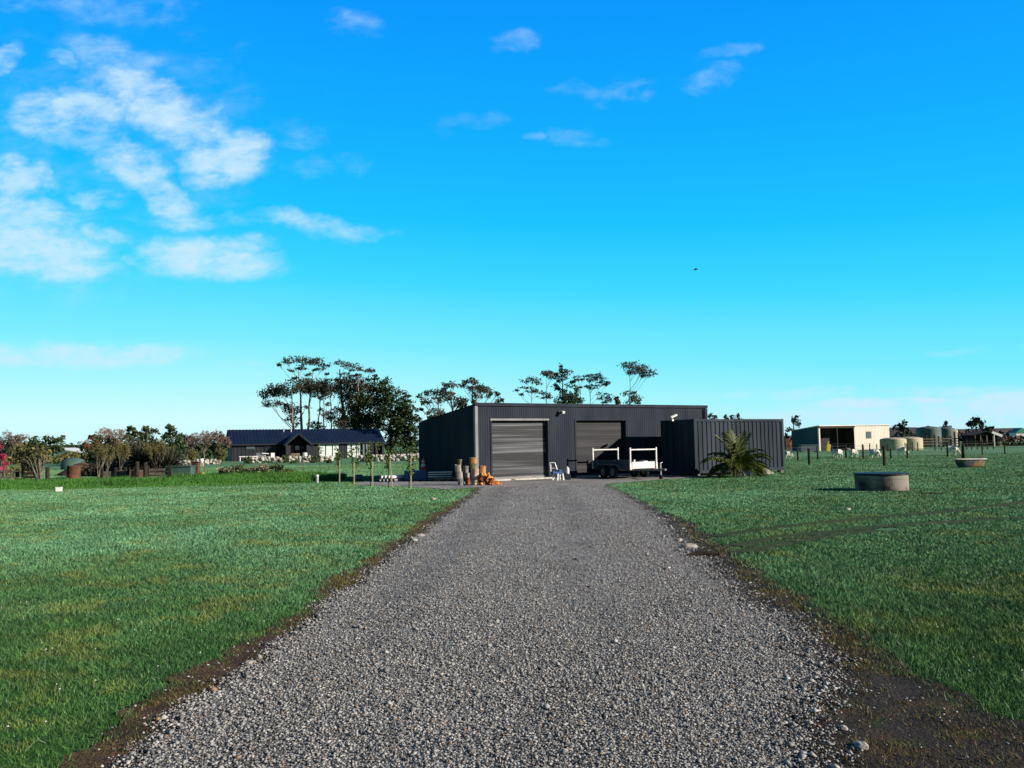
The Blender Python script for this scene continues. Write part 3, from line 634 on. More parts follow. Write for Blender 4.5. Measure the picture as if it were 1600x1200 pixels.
# ================================================================== TRAILER
def trailer():
    NL = Vector((gx(985, 37.5), 37.5, 0)); ang = R(30)
    # local: x across (width), y back along its length
    t = thing('box_trailer', 'tandem wheel box trailer with two galvanised ladder racks in front of the second door', 'trailer', NL, ang)
    W, L_ = 1.5, 2.9
    mb = MB(); mb.box(.02, W - .02, .02, L_ - .02, .47, .52); mb.build('floor', M_['galvd'], t)
    for x in (0, W - .03):
        mb = MB(); mb.box(x, x + .03, .05, L_, .46, .80); mb.box(x - .012, x + .042, .05, L_, .80, .835)
        for q in (.5, 1.1, 1.7, 2.3): mb.box(x - .02, x, q, q + .04, .47, .79)
        mb.build('side_panel', M_['tside'], t)
    mb = MB(); mb.box(.10, W - .10, -.03, .0, .47, .77)
    for z in (.51, .58, .65, .72): mb.box(.11, W - .11, -.042, -.03, z, z + .035)
    mb.build('front_panel', M_['white'], t)
    mb = MB(); mb.box(.05, W - .05, L_, L_ + .03, .47, .79); mb.build('tailgate', M_['galvd'], t)
    for y in (-.03, L_ - .05):
        mb = MB()
        for x in (0.0, W): mb.box(x - .03, x + .03, y - .03, y + .03, .42, 1.42)
        mb.box(.03, W - .03, y - .025, y + .025, 1.30, 1.355)
        for x in (0.0, W):
            mb.box(x - .045, x + .045, y - .038, y + .038, .42, .72)
        mb.build('ladder_rack', M_['galv'], t)
    for y in (1.05, 1.78):
        for x, sgn in ((-.16, -1), (W + .16, 1)):
            w = MB(); R0 = .30
            prof = [(.17, -.07), (.26, -.085), (R0, -.06), (R0, .06), (.26, .085), (.17, .07)]
            n = 28; vs_ = []
            for r_, q in prof:
                for i in range(n): a = 2 * math.pi * i / n; vs_.append((x + q, y + r_ * math.cos(a), .30 + r_ * math.sin(a)))
            fs = [(j * n + i, j * n + (i + 1) % n, (j + 1) * n + (i + 1) % n, (j + 1) * n + i) for j in range(5) for i in range(n)]
            w.add(vs_, fs); wo = w.build('wheel', M_['rubber'], t, smooth=True)
            rm = MB(); rm.tube((x - .05, y, .3), (x + .05, y, .3), .172, n=24); rm.tube((x + sgn * .05, y, .3), (x + sgn * .075, y, .3), .06, n=12); rm.build('rim', M_['galvd'], wo)
    for x in (-.17, W + .17):
        g = MB(); g.box(x - .11, x + .11, .68, 2.15, .64, .665); g.obox((x, .60, .56), (.22, .02, .24), (R(-35), 0, 0)); g.obox((x, 2.23, .56), (.22, .02, .24), (R(35), 0, 0)); g.build('mudguard', M_['galvd'], t)
    mb = MB(); mb.box(.08, W - .08, .9, 1.9, .36, .46); mb.box(.3, 1.2, .1, 2.8, .40, .46)
    mb.tube((.1, .1, .42), (W / 2, -1.25, .42), .04); mb.tube((W - .1, .1, .42), (W / 2, -1.25, .42), .04); mb.box(W / 2 - .05, W / 2 + .05, -1.55, -1.2, .40, .48); mb.build('drawbar', M_['galvd'], t)
    j = MB(); j.tube((W / 2 + .14, -1.05, .12), (W / 2 + .14, -1.05, .72), .03); j.tube((W / 2 + .14, -1.05, .72), (W / 2 + .26, -1.05, .75), .012); jo = j.build('jockey_stand', M_['galv'], t)
    w = MB(); w.tube((W / 2 + .11, -1.05, .10), (W / 2 + .17, -1.05, .10), .10, n=18); w.build('jockey_wheel', M_['rubber'], jo)
    for x in (.14, W - .14):
        l = MB(); l.box(x - .06, x + .06, -.052, -.043, .44, .47); l.build('light', M_['orange'], t)
    b = tag(MB_obj([('obox', (.98, .25, .60), (.34, .26, .40), (0, 0, .3))], 'storage_box', M_['white'], NL, ang, .02), 'white plastic box riding in the front of the trailer', 'box')
    c = tag(MB_obj([('tube', (.42, .3, .52), (.52, .34, .86), .06, .05)], 'paint_can', M_['white'], NL, ang, 0), 'small white can standing in the trailer left of the box', 'can')
def MB_obj(ops, name, m, loc, rz, bevel):
    mb = MB()
    for q in ops: getattr(mb, q[0])(*q[1:])
    o = mb.build(name, m, bevel=bevel); o.location = loc; o.rotation_euler = (0, 0, rz); return o
trailer()
# trolley beside the first door
def trolley():
    p = Vector((gx(874, 37.7), 37.7, 0))
    t = thing('folding_workbench', 'folding work stand with a pale tube frame and white legs between the roller doors', 'work stand', p, R(20))
    mb = MB(); 
    mb.path([(-.36, .10, .25), (-.40, .14, .80), (-.15, .14, .80), (-.05, .0, .35)], [.018] * 4, 8); mb.tube((-.31, .2, .30), (-.30, .25, .74), .015); mb.tube((-.38, .12, .55), (-.10, .12, .55), .012); mb.build('handle_frame', M_['galv'], t)
    mb = MB(); mb.obox((-.12, 0, .34), (.48, .26, .10), (0, .12, 0)); mb.obox((.02, -.02, .42), (.18, .2, .12), (0, .3, 0)); mb.build('tool_tray', M_['blue'], t, bevel=.015)
    for a, b in (((-.10, -.08, .30), (-.14, -.16, 0)), ((.12, -.08, .30), (.18, -.14, 0)), ((-.2, .1, .30), (-.26, .2, 0)), ((.1, .1, .30), (.12, .2, 0))):
        mb = MB(); mb.obox(((Vector(a) + Vector(b)) / 2), (.06, .03, .32), (0, (b[0] - a[0]) * -2.5, 0)); mb.box(b[0] - .05, b[0] + .05, b[1] - .03, b[1] + .03, 0, .02); mb.build('leg', M_['white'], t)
    o = MB(); o.lathe([(.01, 0), (.075, .0), (.08, .02), (.08, .24), (.06, .28), (.03, .29), (.03, .33), (0.01, .33)], 20)
    b = tag(o.build('gas_bottle', M_['white'], smooth=True), 'small white bottle standing on the block right of the work stand', 'bottle'); b.location = (gx(887, 37.9), 37.9, .28)
    o = MB(); o.box(-.14, .14, -.1, .1, 0, .28); b = tag(o.build('concrete_block', M_['shed'], bevel=.01), 'dark block under the small white bottle near the second roller door', 'block'); b.location = (gx(887, 37.9), 37.9, 0)
trolley()
# ================================================================== FIREWOOD
def logs():
    def rnd(px, d, z0, r, h, m, label, tilt=(0, 0), rz=0, dx=0):
        p = Vector((gx(px, d) + dx, d, z0)); mb = MB(); n = 18
        ph = [random.uniform(0, 6) for _ in range(3)]; v = []
        for z in (0, h * .33, h * .66, h):
            for i in range(n):
                a = 2 * math.pi * i / n; k = 1 + .07 * math.sin(2 * a + ph[0]) + .05 * math.sin(5 * a + ph[1]) + random.uniform(-.02, .02); v.append((r * k * math.cos(a), r * k * math.sin(a), z))
        f = [(j * n + i, j * n + (i + 1) % n, (j + 1) * n + (i + 1) % n, (j + 1) * n + i) for j in range(3) for i in range(n)]
        mb.add(v, f)
        t = thing('log_round', label, 'log', p, rz, 'log rounds stacked by the shed corner'); t.rotation_euler = (tilt[0], tilt[1], rz)
        mb.build('bark', m, t, smooth=False)
        e = MB(); e.add(v[-n:], [tuple(range(n))]); e.build('cut_end', M_['logend'], t); e = MB(); e.add(v[:n], [tuple(range(n - 1, -1, -1))]); e.build('cut_end', M_['logend'], t)
    B, W_, D_ = M_['logbark'], M_['logbrown'], M_['splitd']
    M_['mossy'] = mat('mossy_bark', (.10, .10, .05), (.26, .24, .13), .9, 8, bump=.4)
    M_['greyb'] = mat('grey_bark', (.16, .16, .14), (.30, .30, .27), .9, 8, bump=.4)
    M_['pink'] = mat('pink_bark', (.34, .22, .18), (.60, .46, .40), .85, 6, bump=.4)
    d = 34.6
    rnd(720, d, 0, .125, .27, M_['greyb'], 'grey log round at the foot of the leftmost pale stack')
    rnd(718.5, d, .27, .145, .30, B, 'pale round third from the top of the leftmost stack', (0, R(-3)))
    rnd(717, d, .57, .14, .29, B, 'wide whitish round second from the top of the leftmost stack', (0, R(-6)), .5)
    rnd(719, d, .86, .10, .22, M_['mossy'], 'narrow grey green round topping the leftmost stack', (0, R(-2)))
    rnd(714.0, d - .05, .80, .055, .08, B, 'thin pale offcut poking left from the leftmost stack', (0, R(-70)))
    d = 35.3
    rnd(731, d, 0, .12, .30, M_['splitd'], 'dark round at the foot of the low stack behind')
    rnd(730, d, .30, .12, .20, B, 'pale round in the middle of the low stack behind', (0, R(4)))
    rnd(728.5, d, .50, .115, .28, M_['greyb'], 'dull grey round topping the low stack behind')
    d = 34.5
    rnd(741.5, d, 0, .15, .32, B, 'pale split round at the foot of the tallest stack')
    rnd(742, d, .32, .16, .36, M_['pink'], 'pinkish round low in the tallest stack', (0, R(2)))
    rnd(740.5, d, .68, .14, .22, M_['mossy'], 'dark mossy round high in the tallest stack', (0, R(-2)))
    rnd(739.5, d, .90, .15, .25, W_, 'orange brown round topping the tallest stack', (0, R(3)))
    d = 35.2
    rnd(754, d, 0, .13, .30, D_, 'dark round hidden low behind the split pile')
    rnd(754, d, .30, .13, .18, M_['greyb'], 'greyish round in the short stack behind the split pile')
    rnd(753.5, d, .48, .15, .30, W_, 'orange round topping the short stack behind the split pile', (0, R(4)))
    rr = random.Random(5)
    c = Vector((gx(760, 34.5), 34.5, 0)); k = 0
    for lay, (n, z, wd) in enumerate(((9, .07, .46), (7, .19, .36), (5, .31, .24), (3, .42, .12))):
        for i in range(n):
            x = c.x + (-wd + 2 * wd * (i + .5) / n) + rr.uniform(-.03, .03) + (.08 if lay == 0 else -.04); y = c.y + rr.uniform(-.14, .14)
            mb = MB(); L_ = rr.uniform(.26, .36); w = rr.uniform(.075, .12)
            mb.prism([(-w, -.055), (w, -.06), (w * rr.uniform(-.2, .6), w * rr.uniform(.75, 1.1))], -L_ / 2, L_ / 2)
            o = mb.build('split_log', M_['split'] if rr.random() < .62 else M_['splitd'], bevel=.006); o.location = (x, y, z)
            o.rotation_euler = (rr.uniform(-.3, .3), rr.uniform(-.6, .6), rr.uniform(-1.5, 1.5)); tag(o, 'split orange brown firewood piece in the heap left of the first roller door', 'firewood', 'split firewood heaped by the door')
    for (px, dd) in ((776, 34.6), (772, 34.2), (780, 34.9)):
        mb = MB(); mb.prism([(-.09, -.05), (.09, -.05), (.02, .08)], -.15, .15); o = mb.build('split_log', M_['splitd'], bevel=.006); o.location = (gx(px, dd), dd, .05); o.rotation_euler = (.1, .2, px); tag(o, 'split orange brown firewood piece in the heap left of the first roller door', 'firewood', 'split firewood heaped by the door')
logs()
# ================================================================== things along the shed's left side
def leftyard():
    d = 39.7; x0, x1 = gx(634, d), gx(668, d)
    mb = MB(); mb.box(x0, x1, -.5, .5, 0.06, .46)
    for q in np.linspace(x0 + .03, x1 - .03, 8): mb.box(q - .02, q + .02, -.515, -.5, .1, .44)
    mb.box(x0 - .02, x1 + .02, -.52, .52, .46, .50)
    t = thing('storage_crate', 'long dark blue crate carrying the road cone left of the shed', 'crate', (0, d, 0)); mb.build('crate_body', M_['blue'], t)
    mb = MB()
    for q in (x0 + .1, (x0 + x1) / 2, x1 - .1): mb.box(q - .05, q + .05, -.48, .48, 0, .058)
    mb.build('bearer', M_['timber'], t)
    cx = gx(661.5, d); c = thing('traffic_cone', 'orange traffic cone with white bands standing on the blue crate', 'traffic cone', (cx, d, .502))
    mb = MB(); mb.box(-.17, .17, -.17, .17, 0, .03); mb.build('base', M_['orange'], c, bevel=.008)
    prof = [(.13, .03), (.105, .16), (.07, .36), (.045, .50), (.03, .60), (.02, .60)]
    mb = MB(); mb.lathe(prof, 24); mb.build('cone', M_['orange'], c, smooth=True)
    for a, b in (((.107, .17), (.082, .31)), ((.068, .385), (.052, .475))):
        mb = MB(); mb.lathe([(a[0] + .003, a[1]), (b[0] + .003, b[1])], 24); mb.build('reflective_band', M_['reflect'], c, smooth=True)
    # stack of boards with pale ends, right of the crate
    bx = gx(669.5, 39.2)
    for k in range(4):
        mb = MB(); mb.obox((bx + .55, 39.3, .10 + k * .105), (1.1 + .04 * (k % 2), .5, .05), (0, 0, R(2 * k - 3))); o = mb.build('board', M_['white'] if k != 0 else M_['timber'], bevel=.004)
        tag(o, ['weathered bottom board of the short stack beside the crate', 'second board up in the pale ended stack beside the crate', 'third board up in the pale ended stack beside the crate', 'top board of the pale ended stack beside the crate'][k], 'board', 'boards stacked beside the crate')
        for q in (-.35, .35):
            if k < 3: 
                pass
    # dark machine / pallet stuff near wall
    mb = MB(); mb.box(-.5, .5, -.3, .3, .08, .16)
    for q in (-.42, 0, .42): mb.box(q - .05, q + .05, -.3, .3, 0, .08)
    for q in (-.4, -.15, .1, .35): mb.box(q - .08, q + .08, -.31, .31, .16, .185)
    o = mb.build('pallet', M_['timber']); o.location = (gx(695, 38.6), 38.9, 0); o.rotation_euler = (0, 0, R(20)); tag(o, 'worn timber pallet on the gravel against the shed side', 'pallet')
    # low stack of pipes
    k = 0
    for row, n in ((0, 5), (1, 4)):
        for i in range(n):
            x = gx(592, 39) + i * .17 + row * .085; z = .08 + row * .15
            a = Vector((x, 39.0, z)); b = a + Vector((1.15, 1.2, 0)); q = MB(); dr = (b - a).normalized(); 
            q.tube(a, b, .075, n=14, cap=False); q.tube(a, b, .062, n=14, cap=False)
            o = q.build('plastic_pipe', M_['galvd' if row == 0 else 'reflect'])
            tag(o, 'grey pipe in the lower row of the pipe stack' if row == 0 else 'paler pipe lying in the upper row of the pipe stack', 'pipe', 'pipes stacked left of the crate (lower row)' if row == 0 else 'pipes stacked left of the crate (upper row)')
    mb = MB(); a = gx(612, 39.6); b = gx(632, 39.6); 
    for i in range(3): mb.box(a, b, -.4, .4, .02 + i * .08, .08 + i * .08)
    o = mb.build('sheet_stack', M_['galvd'], bevel=.004); o.location = (0, 39.8, 0); tag(o, 'low bundle of blue grey steel sheets between pipes and crate', 'steel sheets')
    p = G(556, 744); mb = MB(); mb.lathe([(.01, 0), (.20, 0), (.24, .30), (.20, .30), (.17, .05)], 20); o = mb.build('bucket', M_['galvd'], smooth=True); o.location = (gx(560, 41), 41.0, 0); tag(o, 'small round grey bucket on shaded grass behind the staked saplings', 'bucket')
    p = G(495.5, 755); mb = MB(); mb.lathe([(.01, .0), (.07, .0), (.07, .32), (.085, .33), (.085, .38), (.02, .40)], 16); o = mb.build('pipe_stub', M_['white'], smooth=True); o.location = p; tag(o, 'white capped pipe standing upright in the grass', 'pipe')
    p = G(92, 768); mb = MB(); mb.box(-.12, .12, -.09, .09, 0, .16); mb.box(-.14, .14, -.10, .10, .16, .19); o = mb.build('utility_box', M_['white'], bevel=.015); o.location = p; o.rotation_euler = (0, 0, .3); tag(o, 'small white utility box on the far edge of the left lawn', 'box')
    p = G(436, 771)
    mb = MB(); mb.rock((0, 0, .01), (.12, .08, .025), 2, .25); o = mb.build('stone', M_['rock']); o.location = p; tag(o, 'flat pale stone lying in the middle of the left lawn', 'stone')
leftyard()
# staked saplings
def sapling(px, py, stake, hh, wide, label, fol='sapl', lean=0, stakeh=1.15):
    p = G(px, py); t = thing('staked_sapling', label, 'sapling', p, 0, 'young trees staked in a row')
    k = p.y / FPX
    mb = MB(); mb.path([(0, 0, 0), (.01, 0, hh * .5), (-.02, .02, hh)], [.018, .014, .006], 6)
    for i in range(7):
        a = random.uniform(0, 6.28); z = hh * random.uniform(.45, .95); mb.tube((0, 0, z), (math.cos(a) * wide * .7, math.sin(a) * wide * .7, z + .2), .006, .003, 4)
    mb.build('trunk', M_['bark'], t)
    cl = [(random.uniform(-.4, .4) * wide, random.uniform(-.4, .4) * wide, hh * z, wide * .75, wide * .75, hh * .13) for z in (.55, .68, .8, .92, 1.0)]
    V, F, rn = leaves(cl, .075, .8, seed=int(px)); npmesh('foliage', V, F, M_[fol], t, rn)
    if stake:
        mb = MB(); mb.obox((stake, -.05, stakeh / 2), (.042, .042, stakeh), (0, lean, 0)); mb.build('stake', M_['ptimber'], t)
sapling(529, 754, .06, 1.55, .22, 'bushy sapling with a short stake at the left end of the row', stakeh=1.05)
sapling(551, 757, .08, 1.55, .26, 'rounded leafy sapling tied to a stake, second from the left of the row', stakeh=.95)
sapling(579, 759, .10, 1.70, .20, 'sparse tall sapling behind a leaning stake, third in the row', stakeh=1.05)
sapling(607, 761, .12, 1.5, .18, 'thin dull sapling whose stake leans left, fourth in the row', lean=R(-5), stakeh=1.15)
sapling(639, 763, .09, 1.2, .26, 'low yellow green sapling at the right end of the row near the crate', stakeh=1.2)
for px, d, h, lb in ((500, 66, 1.7, 'young tree in front of the white windows, on the house lawn'), (560, 68, 1.9, 'slim young tree beneath the right end of the house'), (590, 70, 1.9, 'young tree in front of the right rock wall, left one of three'),
                 (619, 70, 1.8, 'young tree in front of the right rock wall, middle one of three'), (645, 70, 1.7, 'young tree beside the shed rear corner')):
    t = thing('young_tree', lb, 'young tree', (gx(px, d), d, 0), 0, 'young trees on the house lawn')
    mb = MB(); mb.path([(0, 0, 0), (0, 0, h)], [.03, .01], 6)
    for a in range(6): mb.tube((0, 0, h * (.45 + .08 * a)), (math.cos(a * 2) * .3, math.sin(a * 2) * .3, h * (.55 + .08 * a)), .01, .005, 4)
    mb.build('trunk', M_['bark'], t)
    V, F, rn = leaves([(0, 0, h * .75, .3, .3, .35), (.05, 0, h * .98, .22, .22, .25), (-.1, .1, h * .85, .25, .25, .2)], .09, .5, seed=px); npmesh('foliage', V, F, M_['sapl'], t, rn)
# ================================================================== right lawn: palm, rock, ring, bath
def palm():
    p = Vector((gx(1150, 38.3), 38.3, 0)); t = thing('palm', 'spreading green palm with drooping fronds against the container', 'palm', p)
    rr = random.Random(9)
    mb = MB(); mb.tube((0, 0, 0), (0, 0, .30), .20, .16, 14); mb.rock((0, 0, .34), (.20, .20, .22), 2, .15); mb.build('trunk', M_['bark'], t)
    fr = []
    for i in range(38):
        a = i * 2.4 + rr.uniform(-.2, .2); el = R(rr.uniform(20, 78)) if i % 3 else R(rr.uniform(5, 35)); L_ = rr.uniform(1.5, 2.15); fr.append((a, el, L_))
    fr += [(math.pi / 2 * 1.05 + .1, R(86), 2.0), (1.9, R(80), 1.95), (3.6, R(84), 1.9), (5.0, R(80), 2.0), (.4, R(78), 1.95), (2.8, R(76), 1.9), (R(5), R(52), 2.1), (R(-14), R(30), 1.9), (R(172), R(48), 1.9), (R(188), R(20), 1.5), (R(-60), R(60), 1.6), (R(-8), R(14), 1.85), (R(-100), R(50), 1.4), (R(165), R(65), 1.7), (R(8), R(68), 1.9)]
    for (a, el, L_) in fr:
        mb = MB(); pts = []; q = Vector((0, 0, .35)); e = el; n = 9; dirh = Vector((math.cos(a), math.sin(a), 0))
        if dirh.y > .25: dirh.y *= .45
        for k in range(n + 1):
            pts.append(q.copy()); q = q + (dirh * math.cos(e) + Vector((0, 0, 1)) * math.sin(e)) * (L_ / n); e -= R(5 + 1.5 * k) * (1.15 if el < R(70) else .45)
        mb.path(pts, [.014 * (1 - .7 * k / n) + .003 for k in range(n + 1)], 4)
        V = []; side = Vector((-dirh.y, dirh.x, 0)).normalized()
        ns = 26
        for k in range(4, ns):
            u = k / ns * n; i0 = min(n - 1, int(u)); b = pts[i0].lerp(pts[i0 + 1], u - i0); tg = (pts[i0 + 1] - pts[i0]).normalized()
            ll = .42 * math.sin(math.pi * min(1, .18 + .8 * k / ns)) + .05
            for s in (-1, 1):
                d = (side * s * .8 + tg * .7 + Vector((0, 0, -.28 + rr.uniform(-.15, .15)))).normalized(); w = tg * .016
                o = len(mb.v); mb.v += [tuple(b - w), tuple(b + w), tuple(b + d * ll * .6 + w * .8 + Vector((0, 0, .01))), tuple(b + d * ll + Vector((0, 0, -.05)))]; mb.f.append((o, o + 1, o + 2, o + 3))
        me = bpy.data.meshes.new('frond'); me.from_pydata(mb.v, [], mb.f); me.update(); at_ = me.attributes.new('rnd', 'FLOAT', 'FACE'); base = rr.uniform(0, .6)
        at_.data.foreach_set('value', np.clip(base + rng.random(len(me.polygons)) * .5, 0, 1).astype(np.float32)); me.materials.append(M_['palm'])
        o = bpy.data.objects.new('frond', me); col.objects.link(o); o.parent = t
palm()
def rightlawn():
    p = G(1200, 741); mb = MB(); mb.rock((0, 0, .10), (.36, .20, .13), 3, .05, (0, R(24), 0)); mb.rock((-.12, .0, .17), (.16, .16, .14), 3, .05)
    bm = None
    mb = MB(); mb.prism([(-.30, -.03), (.34, -.03), (.31, .05), (.20, .13), (.02, .23), (-.17, .32), (-.27, .33), (-.31, .2)], -.17, .17)
    o = mb.build('boulder', M_['rock'], smooth=False); b = o.modifiers.new('b', 'BEVEL'); b.width = .08; b.segments = 4; b.limit_method = 'ANGLE'
    o.location = p + Vector((0, .2, 0)); tag(o, 'large pale wedge shaped boulder right of the palm by the container', 'boulder')
    for px, lb in ((1144, 'short leaning white post under the left side of the palm'), (1162.5, 'short leaning white post under the middle of the palm')):
        p = G(px, 744.5); mb = MB(); mb.obox((0, 0, .15), (.09, .04, .32), (0, R(-24), 0)); mb.box(-.0, .13, -.03, .03, 0, .03)
        o = mb.build('garden_light', M_['white'], bevel=.01); o.location = p; tag(o, lb, 'garden light', 'small white garden lights under the palm')
    p = G(1173, 743); mb = MB(); mb.box(-.28, .28, -.2, -.18, .04, .34); mb.box(-.28, .28, .18, .2, .04, .34); mb.box(-.28, -.26, -.18, .18, .04, .34); mb.box(.26, .28, -.18, .18, .04, .34); mb.box(-.28, .28, -.2, .2, .0, .035)
    mb.box(-.30, .30, -.22, -.2, .30, .36)
    o = mb.build('plastic_crate', M_['blue']); o.location = p + Vector((0, .25, 0)); tag(o, 'open dark crate on the grass between the palm and the boulder', 'crate')
    p = G(1166, 744); mb = MB(); mb.box(-.15, .15, -.08, .08, 0, .07); o = mb.build('paver', M_['conc'], bevel=.01); o.location = p; tag(o, 'single grey paver lying in front of the dark crate', 'paver')
    p = G(1106, 741); mb = MB(); mb.box(-.22, .22, -.06, .06, 0, .05); o = mb.build('timber_offcut', M_['ptimber'], bevel=.006); o.location = p + Vector((0, .2, 0)); tag(o, 'pale timber offcut on the ground below the container corner', 'timber')
    # concrete ring
    c = G(1378, 768); Rr = .80; c = c * (1 + Rr / c.y); t = thing('concrete_ring', 'round concrete well ring with a dark lid on the right lawn', 'well ring', c)
    pr = [(Rr * .99, -.05), (Rr, .0), (Rr, .34), (Rr * .985, .345), (Rr * .985, .36), (Rr, .365), (Rr * 1.0, .47), (Rr * .985, .49), (Rr * .9, .49), (Rr * .885, .47), (Rr * .88, .30)]
    mb = MB(); mb.lathe(pr, 64); mb.build('ring_wall', M_['concdirt'], t, smooth=False)
    mb = MB(); mb.lathe([(0.001, .497), (Rr * .6, .503), (Rr * 1.02, .493), (Rr * 1.035, .505), (Rr * 1.035, .535), (Rr, .55), (0.001, .56)], 48, jit=.006); mb.build('lid', M_['black'], t)
    mb = MB(); v = [(0, 0, .004)]; n = 48
    for i in range(n): a = 2 * math.pi * i / n; r_ = Rr * 1.03 + .10 + .07 * math.sin(3 * a) + random.uniform(0, .05) + (.18 if math.cos(a) > .5 else 0); v.append((c.x + r_ * math.cos(a), c.y + r_ * math.sin(a), .001))
    v[0] = (c.x, c.y, .004); mb.add(v, [(0, 1 + i, 1 + (i + 1) % n) for i in range(n)]); struct('bare_soil', mb.build('bare_soil', MD))
    # old bath
    c = G(1516, 730); t = thing('bathtub', 'old cast iron bath with a white rolled rim used as a water trough', 'bathtub', c, R(8))
    def oval(r_, z, tp): return [((.9 * r_ + (tp if math.cos(2 * math.pi * i / 36) > 0 else 0)) * math.copysign(abs(math.cos(2 * math.pi * i / 36)) ** .6, math.cos(2 * math.pi * i / 36)), .37 * r_ * math.copysign(abs(math.sin(2 * math.pi * i / 36)) ** .7, math.sin(2 * math.pi * i / 36)), z) for i in range(36)]
    def loft(rows, m, nm):
        mb = MB(); n = 36
        for r_ in rows: mb.v += r_
        for j in range(len(rows) - 1):
            for i in range(n): mb.f.append((j * n + i, j * n + (i + 1) % n, (j + 1) * n + (i + 1) % n, (j + 1) * n + i))
        return mb.build(nm, m, t, smooth=True)
    s1 = loft([oval(.05, .0, 0), oval(.62, .0, 0), oval(.74, .06, .03), oval(.84, .22, .03), oval(.9, .40, 0)], M_['bathrust'], 'bath_shell')
    loft([oval(.9, .40, 0), oval(1.0, .41, 0), oval(1.03, .43, 0), oval(1.0, .46, 0), oval(.93, .45, 0)], M_['enamel'], 'rim')
    loft([oval(.93, .45, 0), oval(.85, .35, 0), oval(.7, .10, 0), oval(.05, .09, 0)], M_['enamel'], 'bath_lining')
    p = G(1325, 797); mb = MB(); mb.rock((0, 0, .01), (.07, .05, .045), 2, .2); o = mb.build('stone', M_['rock']); o.location = p; tag(o, 'small white stone on the grass above the tyre tracks', 'stone')
    p = G(1298, 797); mb = MB(); mb.path([(-.2, 0, .02), (0, .02, .035), (.25, -.02, .02)], [.012, .014, .008], 6); o = mb.build('stick', M_['bark']); o.location = p; tag(o, 'short dark stick on the right lawn near the small white stone', 'stick')
    for px, py, lb in ((1456, 772, 'dark clod of turf right of the concrete ring'),):
        p = G(px, py); mb = MB()
        for k in range(5): mb.rock((-.24 + k * .12, random.uniform(-.03, .03), .01), (.09, .06, .035), 1, .3)
        o = mb.build('turf_clod', MD); o.location = p; tag(o, lb, 'turf clod')
    # loose stones along the drive
    spots = [(1078, 857, .13, 'pale flat stone at the right gravel edge, nearest the tyre tracks'), (1060, 846, .09, 'small pale stone at the right gravel edge further up the drive'), (1346, 1169, .055, 'pale stone on the bare soil at the bottom right'), (1318, 1140, .035, 'small whitish stone on bare soil above the bottom right pale stone'),
             (430, 1022, .05, 'grey stone at the left gravel edge'), (390, 1038, .05, 'dull grey stone below the left gravel edge'), (657, 839, .09, 'pale stone by the left gravel edge near the shed'), (646, 846, .10, 'pale stone second up from the left gravel bend'), (677, 781, .12, 'pale stone at the far left end of the drive edge')]
    for px, py, r_, lb in spots:
        p = G(px, py); mb = MB(); mb.rock((0, 0, r_ * .25), (r_, r_ * .75, r_ * .4), 2, .14, (0, 0, px)); o = mb.build('stone', M_['conc']); o.location = p; tag(o, lb, 'stone')
    mb = MB(); p = G(1098, 870); mb.path([(-.22, 0, .02), (0, .03, .05), (.22, 0, .03), (.3, .05, .02)], [.03, .045, .04, .015], 7); o = mb.build('branch', M_['dbark']); o.location = p; tag(o, 'short black branch lying on the soil at the right drive edge', 'branch')
rightlawn()
# ================================================================== fences
def fence(name, label, pts, hs, m, wires=(.25, .5, .75, 1.0), r=.06, ww=.006):
    t = thing(name, label, 'fence', (pts[0][0], pts[0][1], 0)); o = Vector(pts[0]).to_3d(); o.z = 0
    for (p, h) in zip(pts, hs):
        q = Vector((p[0], p[1], 0)) - o; mb = MB(); mb.tube(q - Vector((0, 0, .05)), q + Vector((random.uniform(-.03, .03), random.uniform(-.03, .03), h)), r * random.uniform(.9, 1.15), r * .9, 8); mb.build('post', m, t)
    for w in wires:
        mb = MB()
        for a, b in zip(pts[:-1], pts[1:]):
            mb.tube(Vector((a[0], a[1], w)) - o, Vector((b[0], b[1], w)) - o, ww, n=4, cap=False)
        mb.build('wire', M_['wire'], t)
    return t
def fpt(px, py): g = G(px, py); return (g.x, g.y)
fence('wire_fence', 'near wire fence with stout dark posts behind the bath and ring', [fpt(1185, 724), fpt(1264.5, 726), fpt(1382, 728), fpt(1506, 728), fpt(1640, 727)], [1.05, 1.05, 1.15, 1.2, 1.15], M_['post'], r=.09)
pts = [fpt(1216, 721), fpt(1247, 720), fpt(1278, 718), fpt(1322, 715), fpt(1349, 717), fpt(1392, 717), fpt(1418, 716), fpt(1481, 713), fpt(1535, 711), fpt(1570, 709), fpt(1620, 708)]
fence('wire_fence', 'middle wire fence of thin posts running behind the grazing sheep', pts, [1.0, 1.0, 1.1, .9, 1.15, .8, 1.15, 1.1, 1.2, 1.0, 1.0], M_['post'], r=.07)
xs = [1300, 1325, 1356, 1367, 1380, 1400, 1432, 1445, 1455, 1487, 1499, 1512, 1525, 1548, 1557, 1568, 1579, 1588, 1600]
fence('wire_fence', 'far fence of many close posts before the cream shed and tanks', [(gx(x, 95), 95 + (x - 1300) * .02) for x in xs], [1.1 + .25 * math.sin(x) for x in xs], M_['post'], r=.065)
xs = [1490, 1500, 1512, 1530, 1545, 1562, 1580, 1600]
